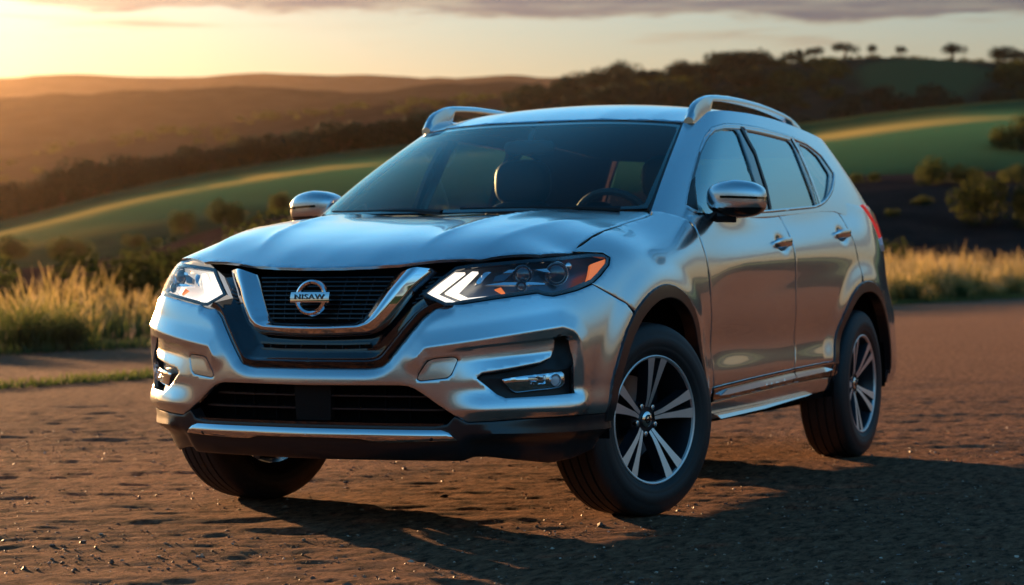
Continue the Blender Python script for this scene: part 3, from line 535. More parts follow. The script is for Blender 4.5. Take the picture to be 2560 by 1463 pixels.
# distinct tussocks along the edge
def tussock_data(seed):
    r = np.random.RandomState(seed); P = np.stack([r.normal(size=420)*.13, r.normal(size=420)*.13, np.zeros(420)], 1); out = blades(r, P, .35+.45*r.rand(420), .75, .006)
    me = bpy.data.meshes.new('grass_tussock'); me.from_pydata(out[0].tolist(), [], out[1].tolist()); at = me.attributes.new('along', 'FLOAT', 'POINT'); at.data.foreach_set('value', (out[2]*.55).astype(np.float32)); me.materials.append(M_tall); return me
TUS = [tussock_data(s) for s in (1, 2, 3)]
for i, (x, y, s, lab) in enumerate(((-12.7, 10.9, 1.15, 'round green grass tussock nearest the left frame edge'), (-12.5, 12.1, 1.25, 'wide dark green grass tussock, middle one left of the car'), (-12.4, 12.75, 1.1, 'green grass tussock closest to the car headlight'),
                                    (-12.6, 48.5, 1.6, 'green grass tussock right behind the rear bumper'), (-12.7, 55, 1.7, 'green grass tussock in the middle of the right hand grass'), (-12.6, 60.5, 1.6, 'green grass tussock near the right frame edge'))):
    o = bpy.data.objects.new('grass_tussock', TUS[i % 3]); COL.objects.link(o); o.location = (x, y, -.01); o.scale = (s, s, s*.85); o.rotation_euler = (0, 0, i*1.3); tag(o, lab, 'grass tussock', 'tussocks along the edge of the dirt')
# ================= the car =================
# ---- materials ----
def paint_mat():
    m, nt, b = material('silver_paint'); v = coords(nt); n = noise(nt, 900, 1, .5, v)
    c = ramp(nt, n.outputs[0], [(.3, (.60, .635, .65)), (.7, (.76, .79, .80))]); nt.links.new(c, b.inputs['Base Color'])
    b.inputs['Metallic'].default_value = .95; b.inputs['Roughness'].default_value = .225; b.inputs['Coat Weight'].default_value = 1; b.inputs['Coat Roughness'].default_value = .02; b.inputs['Coat IOR'].default_value = 1.6
    return m
M_paint = paint_mat()
M_chrome = simple('chrome', (.86, .87, .88), .04, 1.0)
M_satin = simple('satin_chrome', (.72, .73, .74), .16, 1.0)
M_gloss = simple('gloss_black', (.006, .006, .007), .05, 0, 1.0)
M_black = simple('black_plastic', (.012, .012, .013), .45, 0, 0, .4)
M_clad = simple('black_cladding', (.014, .014, .016), .30, 0, 0.25, .5, coat_rough=.2)
M_void = simple('dark_inside', (.004, .004, .004), .9, 0, 0, .1)
M_trim = simple('interior_plastic', (.018, .018, .019), .6)
M_leather = simple('seat_leather', (.016, .014, .013), .5)
M_tan = simple('tan_trim', (.05, .028, .017), .5)
M_head = simple('headliner', (.05, .05, .05), .9)
M_amber = simple('amber_lens', (.85, .20, .04), .4, 0, 0, emit=(1, .22, .04), es=.17)
M_red = simple('red_lens', (.62, .03, .035), .15, 0, .6, emit=(1, .03, .03), es=.11); M_pink = simple('pale_red_lens', (.72, .36, .34), .15, 0, 1.0)
M_clear = simple('clear_lens', (.75, .75, .76), .12, 0, 1.0)
M_glow = simple('daylight_led', (1, .95, .85), .3, emit=(1, .84, .66), es=.40)
M_reflector = simple('lamp_reflector', (.80, .82, .85), .22, 1.0)
M_lampin = simple('lamp_inside', (.13, .15, .18), .32, .75)
def glass_mat(name, tint, ior, gloss=(1, 1, 1), rough=0.0, boost=0.0):
    m, nt, b = material(name); N = nt.nodes; L = nt.links; N.remove(b)
    t = N.new('ShaderNodeBsdfTransparent'); t.inputs[0].default_value = (*tint, 1); g = N.new('ShaderNodeBsdfGlossy'); g.inputs[0].default_value = (*gloss, 1); g.inputs['Roughness'].default_value = rough
    f = N.new('ShaderNodeLayerWeight'); pw = N.new('ShaderNodeMath'); pw.operation = 'POWER'; L.new(f.outputs['Facing'], pw.inputs[0]); pw.inputs[1].default_value = 5.2
    f0 = ((ior-1)/(ior+1))**2+boost; a = N.new('ShaderNodeMath'); a.operation = 'MULTIPLY_ADD'; a.use_clamp = True; L.new(pw.outputs[0], a.inputs[0]); a.inputs[1].default_value = 1-f0; a.inputs[2].default_value = f0
    mx = N.new('ShaderNodeMixShader'); L.new(a.outputs[0], mx.inputs[0]); L.new(t.outputs[0], mx.inputs[1]); L.new(g.outputs[0], mx.inputs[2]); L.new(mx.outputs[0], N['Material Output'].inputs[0]); return m
M_wind = glass_mat('windscreen_glass', (.86, .96, .93), 1.36, (.86, 1, .98))
M_side = glass_mat('privacy_glass', (.78, .88, .84), 1.9, (.88, 1, .97), 0, .42)
M_lens = glass_mat('lamp_lens', (.96, .97, .98), 1.36)
def tyre_mat():
    m, nt, b = material('tyre_rubber'); b.inputs['Roughness'].default_value = .6
    dn = noise(nt, 9, 5, .65, coords(nt)); nt.links.new(ramp(nt, dn.outputs[0], [(.42, (.013, .013, .014)), (.80, (.026, .020, .017))]), b.inputs['Base Color'])
    tc = nt.nodes.new('ShaderNodeTexCoord'); sp = nt.nodes.new('ShaderNodeSeparateXYZ'); nt.links.new(tc.outputs['Object'], sp.inputs[0])
    def M(op, a, b_=None):
        n = nt.nodes.new('ShaderNodeMath'); n.operation = op
        for i, v in enumerate((a, b_)):
            if v is None: continue
            if isinstance(v, (int, float)): n.inputs[i].default_value = v
            else: nt.links.new(v, n.inputs[i])
        return n.outputs[0]
    ang = M('ARCTAN2', sp.outputs[2], sp.outputs[1]); skew = M('MULTIPLY', M('ABSOLUTE', sp.outputs[0]), 4.0)
    w = M('GREATER_THAN', M('SINE', M('MULTIPLY', M('ADD', ang, skew), 78.0)), -.72)
    r = M('SQRT', M('ADD', M('MULTIPLY', sp.outputs[1], sp.outputs[1]), M('MULTIPLY', sp.outputs[2], sp.outputs[2])))
    tread = M('GREATER_THAN', r, .338)
    ser = M('MULTIPLY', M('GREATER_THAN', M('SINE', M('MULTIPLY', ang, 150.0)), 0.0), M('MULTIPLY', M('GREATER_THAN', r, .312), M('LESS_THAN', r, .330)))
    txt = M('MULTIPLY', M('GREATER_THAN', M('SINE', M('MULTIPLY', ang, 61.0)), -.1), M('MULTIPLY', M('MULTIPLY', M('GREATER_THAN', r, .278), M('LESS_THAN', r, .294)), M('GREATER_THAN', M('SINE', M('MULTIPLY', ang, 3.0)), .45)))
    bump(nt, M('ADD', M('MULTIPLY', w, tread), M('MULTIPLY', M('ADD', ser, txt), .35)), .7, .006, b); return m
M_tyre = tyre_mat()
M_rimface = simple('machined_alloy', (.74, .72, .70), .42, .85)
M_rimdark = simple('dark_alloy', (.035, .04, .048), .32, .6)
M_disc = simple('brake_steel', (.25, .25, .26), .35, 1.0)
# ---- shaping features pressed into the body ----
def arch(y0, t0, t1, ry, rz, n, z0=.36):
    """points (s, z) on a wheel arch, angle 0 = rear, 180 = front"""
    th = np.radians(np.linspace(t0, t1, n)); y = y0+ry*np.cos(th); return list(zip(s_at_y(y), z0+rz*np.sin(th)))
CREASE = [(.41, .618), (.619, .643), (.80, .661), (.90, .671)]
RIDGE = [(.40, .600), (.43, .637), (.619, .663), (.80, .690), (.90, .704), (.945, .690), (.972, .655), (.985, .56), (.985, .45)]
UEDGE = [(.509, .777), (.459, .76), (.434, .748), (.414, .732), (.37, .68), (.297, .589), (.275, .574), (.25, .566), (.22, .563), (0, .562)]
SHOULDER = [(1.9, .905), (2.26, .912), (2.7, .945), (3.3, .996), (3.88, 1.040), (4.35, 1.07), (4.6, 1.075)]
def f_recess(s, z):
    zc = np.interp(s, [p[0] for p in CREASE], [p[1] for p in CREASE]); A = sstep(.47, .74, s)*(1-sstep(.93, .96, s))
    t = zc-z; g = np.clip((t+.001)/.010, 0, 1)*(1-.95*np.clip((t-.050)/.058, 0, 1)); return -.024*A*g
def f_ledge(s, z):
    A = sstep(.46, .64, s)*(1-.75*sstep(.96, 1.05, s))*(1-sstep(1.1, 1.25, s)); t = (z-.424)
    return A*.024*np.where(t >= 0, 1-sstep(0, .080, t), 1-.6*np.clip(-t/.03, 0, 1))
def f_ridge(s, z): return .011*np.clip(1-line_d(np.stack([s, z], 1), RIDGE)/.055, 0, 1)**1.3*(s < 1.1)
def f_uedge(s, z):
    d = np.clip(line_d(np.stack([s, z], 1), UEDGE)/.034, 0, 1); return -.016*(1-d)**1.6*(s < .52)*(z < .79)
def f_shoulder(s, z):
    zc = np.interp(s, [p[0] for p in SHOULDER], [p[1] for p in SHOULDER]); A = sstep(1.9, 2.6, s)*(1-sstep(4.3, 4.7, s)); t = z-zc
    return A*.010*np.where(t >= 0, 1-sstep(0, .11, t), 1-sstep(0, .16, -t))*1.0
def f_arch(s, z):
    p, n = plan(s); out = 0
    for y0 in (-1.345, 1.335):
        r = np.hypot((p[:, 1]-y0)/.49, (z-.36)/.48); out = out+.014*(1-sstep(1.0, 1.22, r))*(r > .8)
    return out*(z < .95)
def f_handle(s, z):
    out = 0
    for a, b in HANDLES: out = out-.016*np.exp(-(((s-a)/.062)**2+((z-b-.004)/.030)**2)**1.5)
    return out
HANDLES = [(3.105, 1.003), (4.03, 1.055)]
def shift(l, dz): return [(a, b+dz) for a, b in l]
BL = [RIDGE, shift(CREASE, .001), shift(CREASE, -.009), shift(CREASE, -.050), [(.44, .424), (1.2, .424)]]
FEATURES += [f_recess, f_ledge, f_ridge, f_uedge, f_shoulder, f_arch, f_handle]
# ---- hood: a thin plate spline through its rim and crown, with four creases ----
HOODEDGE = [(0, .9085), (.316, .917), (.623, .932), (.889, .944), (1.106, .951), (1.179, .980), (1.278, 1.009), (1.407, 1.034), (1.611, 1.058), (1.751, 1.078), (1.852, 1.093), (1.911, 1.105)]
def tps(P, zv, lam=1e-5):
    P = np.asarray(P, float); n = len(P); r2 = ((P[:, None]-P[None])**2).sum(-1)+1e-12; K = .5*r2*np.log(r2)+np.diag(np.broadcast_to(lam, n))
    Q = np.c_[np.ones(n), P]; A = np.block([[K, Q], [Q.T, np.zeros((3, 3))]]); w = np.linalg.solve(A, np.r_[zv, 0, 0, 0])
    def f(q):
        q = np.asarray(q, float); r2 = ((q[:, None]-P[None])**2).sum(-1)+1e-12; return .5*r2*np.log(r2)@w[:n]+w[n]+q@w[n+1:]
    return f
HOODEDGE[1:1] = [(.10, .909), (.20, .9115)]
_he = belt([p[0] for p in HOODEDGE], [p[1] for p in HOODEDGE], feats=False)
_hc = []
for x_, zt in ((0, 1.114), (.18, 1.1145), (.36, 1.116), (.54, 1.118)):      # rising quickly from the leading edge, then flattening towards the windscreen
    ye, ze = [float(np.interp(x_, _he[:7, 0], _he[:7, i])) for i in (1, 2)]
    for t_, f_ in ((.03, .11), (.09, .275), (.20, .475), (.38, .675), (.62, .85), (.88, .957), (1.05, 1.0)): _hc += [(sg*x_, ye+t_*(1-.12*x_/.54), ze+(zt-ze)*f_) for sg in ((1, -1) if x_ else (1,))]
_hp = np.concatenate([_he, _he[1:]*[-1, 1, 1], np.array(_hc)]); _hf = tps(_hp[:, :2], _hp[:, 2], np.r_[np.full(2*len(_he)-1, 2e-6), np.full(len(_hc), 1.5e-3)])
def hood(x, y):
    x = np.atleast_1d(np.asarray(x, float)); y = np.atleast_1d(np.asarray(y, float)); ax = np.abs(x)
    r1 = np.interp(y, [-2.2, -1.9, -1.1], [.315, .36, .47]); r2 = np.interp(y, [-2.2, -1.7, -1.0], [.53, .61, .70]); ye = np.interp(ax, _he[:8, 0], _he[:8, 1]); fade = sstep(.03, .24, y-ye)*(1-.6*sstep(-1.5, -1.0, y))
    z = _hf(np.stack([x, y], 1))+fade*(.013*np.exp(-np.abs(ax-r1-.0)/.045)*np.where(ax < r1, 1, .9)+.008*(1-sstep(-1.8, -1.2, y))*np.exp(-np.abs(ax-r2)/.035))-.004*fade
    return np.stack([x, y, z], 1)
# ---- panels cut out of the surfaces ----
def fillet(poly, r, closed=True, n=5):
    P = [np.array(p, float) for p in poly]; out = []
    for i, p in enumerate(P):
        a = P[i-1]; b = P[(i+1) % len(P)]; la = np.hypot(*(a-p)); lb = np.hypot(*(b-p)); t = min(r, .45*la, .45*lb)
        p0 = p+(a-p)/max(la, 1e-9)*t; p1 = p+(b-p)/max(lb, 1e-9)*t
        out += [(1-q)**2*p0+2*q*(1-q)*p+q*q*p1 for q in np.linspace(0, 1, n)]
    return out
def densify(poly, res):
    P = np.asarray(poly, float); out = []
    for a, b in zip(P, np.roll(P, -1, 0)):
        L = np.hypot(*(b-a))
        if L < 1e-6: continue
        n = max(1, int(math.ceil(L/res))); out += [a+(b-a)*t for t in np.arange(n)/n]
    return np.array(out)
def side_lines(ln, d=.0065):
    ln = np.asarray(ln, float); t = np.gradient(ln, axis=0); t /= np.maximum(np.hypot(*t.T), 1e-9)[:, None]; n = np.stack([-t[:, 1], t[:, 0]], 1); return [ln, ln+n*d, ln-n*d]
def tri_region(poly, holes, res, inset=.0035, lines=()):
    lines = [l_ for ln in lines for l_ in side_lines(ln)]
    loops = [densify(poly, res)]+[densify(h, res) for h in holes]; pts = []; edges = []
    for lp in loops:
        o = len(pts); pts += lp.tolist(); edges += [(o+i, o+(i+1) % len(lp)) for i in range(len(lp))]
    lo = loops[0].min(0); hi = loops[0].max(0); gx = np.arange(lo[0], hi[0], res); gy = np.arange(lo[1], hi[1], res*.9)
    X, Y = np.meshgrid(gx, gy); X = X+(np.arange(len(gy)) % 2)[:, None]*res*.5; G = np.stack([X.ravel(), Y.ravel()], 1)
    def inside(Q): 
        d = seg_sd(Q, poly)
        for h in holes: d = np.maximum(d, -seg_sd(Q, h))
        return d
    for ln in lines:
        ln = np.asarray(ln, float); q = np.concatenate([a_+(b_-a_)*np.linspace(0, 1, max(2, int(np.hypot(*(b_-a_))/res*1.2)+1))[:-1 if k_ < len(ln)-2 else None, None] for k_, (a_, b_) in enumerate(zip(ln[:-1], ln[1:]))]); ok = inside(q) < -max(.003, inset*1.3)
        for k_ in range(len(q)):
            if ok[k_]:
                pts.append(q[k_].tolist())
                if k_ and ok[k_-1]: edges.append((len(pts)-2, len(pts)-1))
    LN = [np.asarray(ln, float) for ln in lines]
    extra = []
    if inset:
        for lp, sg in zip(loops, [1]+[-1]*len(holes)):
            e = np.roll(lp, -1, 0)-np.roll(lp, 1, 0); e /= np.maximum(np.hypot(*e.T), 1e-9)[:, None]; nn = np.stack([-e[:, 1], e[:, 0]], 1)
            for s_ in (1, -1):
                q = lp+nn*s_*inset; q = q[inside(q) < -inset*.7]; extra += q.tolist()
    G = G[inside(G) < -max(res*.45, inset*1.8)]
    for ln in LN: G = G[line_d(G, ln) > res*.4]
    if LN and extra:
        ex = np.array(extra)
        for ln in LN: ex = ex[line_d(ex, ln) > .0015]
        extra = ex.tolist()
    pts = pts+extra+G.tolist()
    r = geometry.delaunay_2d_cdt([Vector(p) for p in pts], edges, [], 0, 1e-6); V = np.array([tuple(v) for v in r[0]]); T = np.array([f for f in r[2] if len(f) == 3])
    T = T[inside(V[T].mean(1)) < 0]; a = V[T[:, 1]]-V[T[:, 0]]; b = V[T[:, 2]]-V[T[:, 0]]; ar = a[:, 0]*b[:, 1]-a[:, 1]*b[:, 0]
    T = T[np.abs(ar) > 1e-10]; ar = ar[np.abs(ar) > 1e-10]; T[ar < 0] = T[ar < 0][:, ::-1]; return V, T
def normals(fn, u, v):
    e = 1.5e-3; n = np.cross(fn(u+e, v)-fn(u-e, v), fn(u, v+e)-fn(u, v-e)); return n/np.maximum(np.linalg.norm(n, axis=1), 1e-9)[:, None]
def panel_data(fn, poly, holes=(), res=.014, sc=(1, 1), off=0.0, rim=.014, drop=.0016, merge=False, offn=None, lines=()):
    S_ = np.array(sc); V2, T = tri_region(np.array(poly, float)*S_, [np.array(h, float)*S_ for h in holes], res, .0035 if drop else 0, [np.array(l, float)*S_ for l in lines]); uv = V2/S_
    P = fn(uv[:, 0], uv[:, 1]); N = normals(fn, uv[:, 0], uv[:, 1])
    if off: P = P+N*off
    if offn is not None: P = P+N*offn(uv[:, 0], uv[:, 1])[:, None]
    E = np.sort(np.concatenate([T[:, [0, 1]], T[:, [1, 2]], T[:, [2, 0]]]), 1); D = np.concatenate([T[:, [0, 1]], T[:, [1, 2]], T[:, [2, 0]]]); q, idx, cnt = np.unique(E, axis=0, return_index=True, return_counts=True); B = D[idx[cnt == 1]]
    if merge: B = B[~((np.abs(P[B[:, 0], 0]) < 1e-3) & (np.abs(P[B[:, 1], 0]) < 1e-3))]
    F = [tuple(t) for t in T]; n = len(P); V = P.copy()
    if rim:
        bi = np.unique(B); mp = {int(k): n+i for i, k in enumerate(bi)}
        if drop: V[bi] = V[bi]-N[bi]*drop*(1 if rim > 0 else -1)
        V = np.concatenate([V, P[bi]-N[bi]*rim]); F += [(int(b), int(a), mp[int(a)], mp[int(b)]) for a, b in B]
    if merge:
        V[np.abs(V[:, 0]) < 1e-3, 0] = 0; m = len(V); W = V*[-1, 1, 1]; mp = np.where(V[:, 0] == 0, np.arange(m), np.arange(m)+m); F = F+[tuple(int(mp[i]) for i in f[::-1]) for f in F]; V = np.concatenate([V, W])
    return V, F
def panel(name, fn, poly, mat, parent, mirror=True, sharp=40, **kw):
    """one panel; mirror=True adds its twin on the other side, 'merge' makes one piece across the centre line"""
    V, F = panel_data(fn, poly, merge=(mirror == 'merge'), **kw); pr = parent if isinstance(parent, (list, tuple)) else (parent, parent)
    o = mesh(name, V, F, mat, pr[0], sharp=sharp)
    if mirror is True: return o, mesh(name, V*[-1, 1, 1], [f[::-1] for f in F], mat, pr[1], sharp=sharp)
    return o
def both(name, V, F, mat, parent, **kw):
    V = np.array([tuple(v) for v in V], float); pr = parent if isinstance(parent, (list, tuple)) else (parent, parent)
    return mesh(name, V, F, mat, pr[0], **kw), mesh(name, V*[-1, 1, 1], [tuple(f)[::-1] for f in F], mat, pr[1], **kw)
def ribbon(line, w, w1=None):
    L = np.asarray(line, float); t = np.gradient(L, axis=0); t /= np.hypot(*t.T)[:, None]; n = np.stack([-t[:, 1], t[:, 0]], 1); ww = np.linspace(w, w if w1 is None else w1, len(L))[:, None]/2
    return np.concatenate([L-n*ww, (L+n*ww)[::-1]])
def box(c, h, rx=0):
    V = [(c[0]+sx*h[0], c[1]+sy*h[1], c[2]+sz*h[2]) for sx in (-1, 1) for sy in (-1, 1) for sz in (-1, 1)]; return V, [(0, 1, 3, 2), (4, 6, 7, 5), (0, 4, 5, 1), (2, 3, 7, 6), (0, 2, 6, 4), (1, 5, 7, 3)]
def super_e(c, r, e=2.6, n=28, m=18, taper=None):
    V = []; sg = lambda v, p: math.copysign(abs(v)**p, v); k = 2/e
    for i in range(m+1):
        ph = -math.pi/2+math.pi*i/m
        for j in range(n):
            th = 2*math.pi*j/n; p = [sg(math.cos(ph), k)*sg(math.cos(th), k), sg(math.cos(ph), k)*sg(math.sin(th), k), sg(math.sin(ph), k)]
            if taper: p = taper(p)
            V.append((c[0]+r[0]*p[0], c[1]+r[1]*p[1], c[2]+r[2]*p[2]))
    return V, [(i*n+j, i*n+(j+1) % n, (i+1)*n+(j+1) % n, (i+1)*n+j) for i in range(m) for j in range(n)]
def revolve(prof, seg=72, axis='x'):
    V = []; n = len(prof)
    for j in range(seg):
        a = 2*math.pi*j/seg
        for x, r in prof: V.append((x, r*math.cos(a), r*math.sin(a)))
    return V, [(j*n+i, j*n+i+1, ((j+1) % seg)*n+i+1, ((j+1) % seg)*n+i) for j in range(seg) for i in range(n-1)]
car = empty('car'); tag(car, 'silver mid size sport utility car with roof rails parked on bare dirt, front wheels turned', 'car')
# ---------------- front bumper ----------------
INTAKE = [(0, .508), (.345, .511), (.372, .508), (.395, .500), (.425, .482), (.474, .447), (.533, .409), (.571, .390)]
LAMP = [(.403, .817), (.46, .863), (.522, .908), (.56, .914), (.664, .922), (.815, .933), (1.033, .943), (1.187, .953), (1.255, .951), (1.275, .937), (1.245, .91), (1.175, .876), (1.115, .851), (1.005, .827), (.883, .808), (.846, .812), (.823, .819), (.747, .810), (.661, .799), (.555, .784), (.520, .777), (.492, .777), (.448, .796)]
FOG = [(.885, .667), (.913, .669), (.937, .657), (.945, .60), (.952, .478), (.87, .474), (.70, .468), (.672, .480), (.603, .535), (.622, .551), (.719, .567), (.822, .584), (.864, .600), (.882, .628)]
TOW = [(.403, .529), (.408, .549), (.44, .594), (.465, .602), (.530, .606), (.544, .598), (.522, .546), (.506, .534), (.416, .524)]
UOUT = [(.509, .777), (.459, .762), (.434, .748), (.414, .732), (.37, .68), (.297, .589), (.278, .574), (.25, .566), (.22, .563), (0, .562)]
fa_front = arch(-1.345, 174, 128, .465, .46, 12)
bump_poly = INTAKE+[(.643, .392), (.773, .398), (.955, .402), (1.10, .402)]+fa_front+[(1.27, .777), (1.179, .812), (1.106, .842)]+[(1.005, .822), (.883, .803), (.848, .807), (.823, .814), (.747, .805), (.661, .794), (.555, .779)]+UOUT
bumper = panel('front_bumper', belt, bump_poly, M_paint, car, 'merge', holes=[FOG, TOW], res=.010, rim=.02, lines=BL)
def shrink(poly, d):
    P = np.array(poly, float); e = np.roll(P, -1, 0)-P; e /= np.hypot(*e.T)[:, None]; n = np.stack([-e[:, 1], e[:, 0]], 1); ar = (P[:, 0]*np.roll(P[:, 1], -1)-P[:, 1]*np.roll(P[:, 0], -1)).sum(); n *= np.sign(ar); m = n+np.roll(n, 1, 0); m /= np.maximum((m*n).sum(1), .3)[:, None]; return P+m*d
panel('tow_hook_cover', belt, fillet(shrink(TOW, .0028), .012), M_paint, bumper, True, res=.008, off=-.0004, drop=0)
panel('fog_recess', belt, FOG, M_black, bumper, True, res=.014, drop=0, rim=-.030, off=-.040)
# lower lip in black plastic
LIPTOP = [(0, .372), (.46, .372), (.505, .380), (.53, .405), (.575, .386), (.643, .388), (.773, .394), (.955, .398), (1.08, .398), (1.165, .400)]
LIPBOT = [(1.175, .34), (1.14, .272), (1.05, .238), (.913, .226), (.72, .244), (.642, .254), (.328, .254), (0, .252)]
def f_lipfold(s, z): return -.020*sstep(.545, .60, s)*(1-sstep(.30, .345, z))*(1-.3*sstep(.9, 1.2, s))+.012*np.clip(1-np.abs(z-.352)/.03, 0, 1)*sstep(.60, .66, s)
lip = panel('lower_bumper', belt, LIPTOP+LIPBOT, M_clad, car, 'merge', res=.014, rim=.05, offn=f_lipfold)
# skid plate trim: bright bar with a raised middle section
SKT = [(0, .362), (.343, .362), (.486, .362), (.512, .354)]; SKB = [(.540, .330), (.50, .328), (.345, .322), (.249, .321), (.20, .333), (0, .334)]
skid = panel('skid_plate_trim', belt, SKT+SKB, M_chrome, lip, 'merge', res=.008, rim=.012, off=.006, offn=lambda s, z: .012*np.clip(1-np.abs(z-.340)/.024, 0, 1)**.7)
for sx in (1, -1):
    b_ = belt([.455], [.334])[0]*[sx, 1, 1]; V, F = super_e((b_[0], b_[1]-.014, b_[2]), (.009, .004, .009), 2, 12, 6); mesh('parking_sensor', V, F, M_black, skid)
# lower intake
lin = empty('lower_grille'); lin.parent = car
panel('intake_backing', belt, [(0, .525), (.36, .525), (.56, .42), (.55, .35), (0, .35)], M_void, lin, 'merge', res=.03, rim=0, drop=0, off=-.10)
def bar(name, fn, line, w, mat, parent, off, thick=.012, mirror='merge', res=.02, **kw): return panel(name, fn, ribbon(line, w), mat, parent, mirror, res=res, rim=thick, drop=0, off=off, **kw)
for z, s1 in ((.468, .43), (.424, .485)): bar('slat', belt, [(0.0, z), (s1*.5, z), (s1, z)], .0055, M_clad, lin, -.045, .03)
for s0 in (.17, .27, .36): bar('rib', belt, [(s0, .500), (s0, .385)], .005, M_void, lin, -.060, .02, True)
panel('radar_cover', belt, [(-.075, .505), (.075, .505), (.07, .385), (-.07, .385)], simple('brown_grey_plastic', (.005, .0045, .004), .6, 0, 0, .2), lin, False, res=.03, drop=0, off=-.04, rim=.03)
bar('intake_lip', belt, [(0, .377), (.25, .377), (.49, .377)], .010, M_gloss, lin, -.012, .05)
# fog lamps
for i, sx in enumerate((1, -1)):
    fg = empty('fog_lamp'); fg.parent = car
    def one(nm, poly, mat, off, rim, res=.010, **kw):
        V, F = panel_data(belt, poly, res=res, off=off, rim=rim, **kw)
        return mesh(nm, V*[sx, 1, 1], F if sx > 0 else [f[::-1] for f in F], mat, fg)
    one('bezel', fillet([(.687, .529), (.768, .539), (.918, .549), (.926, .540), (.926, .505), (.907, .497), (.798, .492), (.738, .488), (.715, .500)], .01), M_chrome, -.022, .02, offn=lambda s, z: .006*np.sin((z-.488)/.06*3.14)*np.ones_like(s))
    one('lens', fillet([(.768, .5375), (.912, .547), (.920, .540), (.921, .507), (.907, .501), (.802, .498), (.781, .513)], .008), M_lens, -.010, .012)
    one('reflector', [(.772, .535), (.845, .540), (.850, .503), (.805, .501), (.785, .515)], M_reflector, -.017, .004, offn=lambda s, z: .004*np.sin(s*700))
    pc = belt([.885], [.523], -.02)[0]; nn = normals(belt, np.array([.885]), np.array([.523]))[0]; q = Vector(nn).to_track_quat('Z', 'Y')
    for nm, prof, mt in (('lamp_ring', [(.0205, .0), (.022, .006), (.020, .010), (.0185, .006)], M_reflector), ('bulb_lens', [(.0185, .002), (.014, .007), (.007, .009), (.0005, .0095)], M_clear)):
        V, F = revolve([(z_, r_) for r_, z_ in prof], 24); V = [q@Vector((y_, z_, x_))+Vector(pc) for x_, y_, z_ in V]; V = np.array([tuple(v) for v in V])*[sx, 1, 1]; mesh(nm, V, F if sx < 0 else [f[::-1] for f in F], mt, fg)
# ---------------- grille ----------------
VIN = [(.284, .893), (.25, .836), (.214, .775), (.196, .748), (.182, .735), (.160, .727), (.08, .725), (0, .725)]
VOUT = [(.450, .908), (.372, .833), (.316, .754), (.286, .717), (.256, .696), (.215, .683), (.10, .677), (0, .675)]
sur_poly = UOUT[::-1]+[(.486, .777), (.448, .796), (.403, .817), (.46, .863), (.522, .908), (.56, .914), (.56, .924), (.316, .908), (0, .899)]
LOW = [(0, .603), (.215, .604), (.240, .611), (.285, .664), (.262, .668), (.225, .657), (.15, .653), (0, .652)]
MESHH = [(0, .700), (.22, .705), (.26, .73), (.36, .85), (.392, .893), (.392, .904), (.316, .902), (0, .896)]
UO = [(0.56, .80)]+UOUT
def off_line(d):
    q = []
    for a_, b_ in zip(UOUT[:-1], UOUT[1:]):
        a_ = np.array(a_); b_ = np.array(b_); t_ = (b_-a_)/np.hypot(*(b_-a_)); n_ = np.array([t_[1], -t_[0]]); q += [a_+n_*d, b_+n_*d]
    out = [q[0]]
    for i_ in range(1, len(q)-1, 2): out.append((q[i_]+q[i_+1])/2)
    out.append(np.array([0, q[-1][1]])); return np.array(out)
def f_sur(s, z):
    d = line_d(np.stack([s, z], 1), UOUT[:-1]+[(0, .562)]); return np.interp(d, [0, .024, .034, .085, .12], [-.004, -.005, -.016, -.046, -.052])
grille = panel('grille_surround', belt, sur_poly, M_gloss, car, 'merge', holes=[], res=.009, rim=.02, drop=0, offn=f_sur, lines=[off_line(d) for d in (.024, .034, .085)])
lo = []
for z, s1 in ((.652, .222), (.630, .212), (.607, .196)): bar('lower_slat', belt, [(0, z), (s1*.6, z), (s1, z+.003)], .007, M_gloss, grille, -.034, .014)
for s0 in (.05, .115, .18): bar('rib', belt, [(s0, .652), (s0+.004, .608)], .0035, M_black, grille, -.040, .01, True)
gm = empty('grille_mesh'); gm.parent = car
panel('mesh_backing', belt, [(0, .712), (.20, .712), (.30, .86), (.31, .897), (0, .893)], M_void, gm, 'merge', res=.03, rim=0, drop=0, off=-.047)
for i, z in enumerate(np.arange(.742, .896, .0165)):
    s1 = np.interp(z, [.727, .748, .893], [.175, .205, .292]); bar('slat', belt, [(0, z), (s1*.5, z), (s1, z)], .0045, M_clad, gm, -.034, .012, res=.03)
for s0 in (.10, .155, .21): bar('rib', belt, [(s0*.86, .735), (s0, .893)], .003, M_black, gm, -.038, .008, True, res=.03)
for k in range(6): bar('side_slat', belt, [(.345+.0105*k+.02, .80+.0145*k-.002), (.405+.006*k+.004, .806+.0145*k)], .004, M_clad, gm, -.040, .008, True, res=.02)
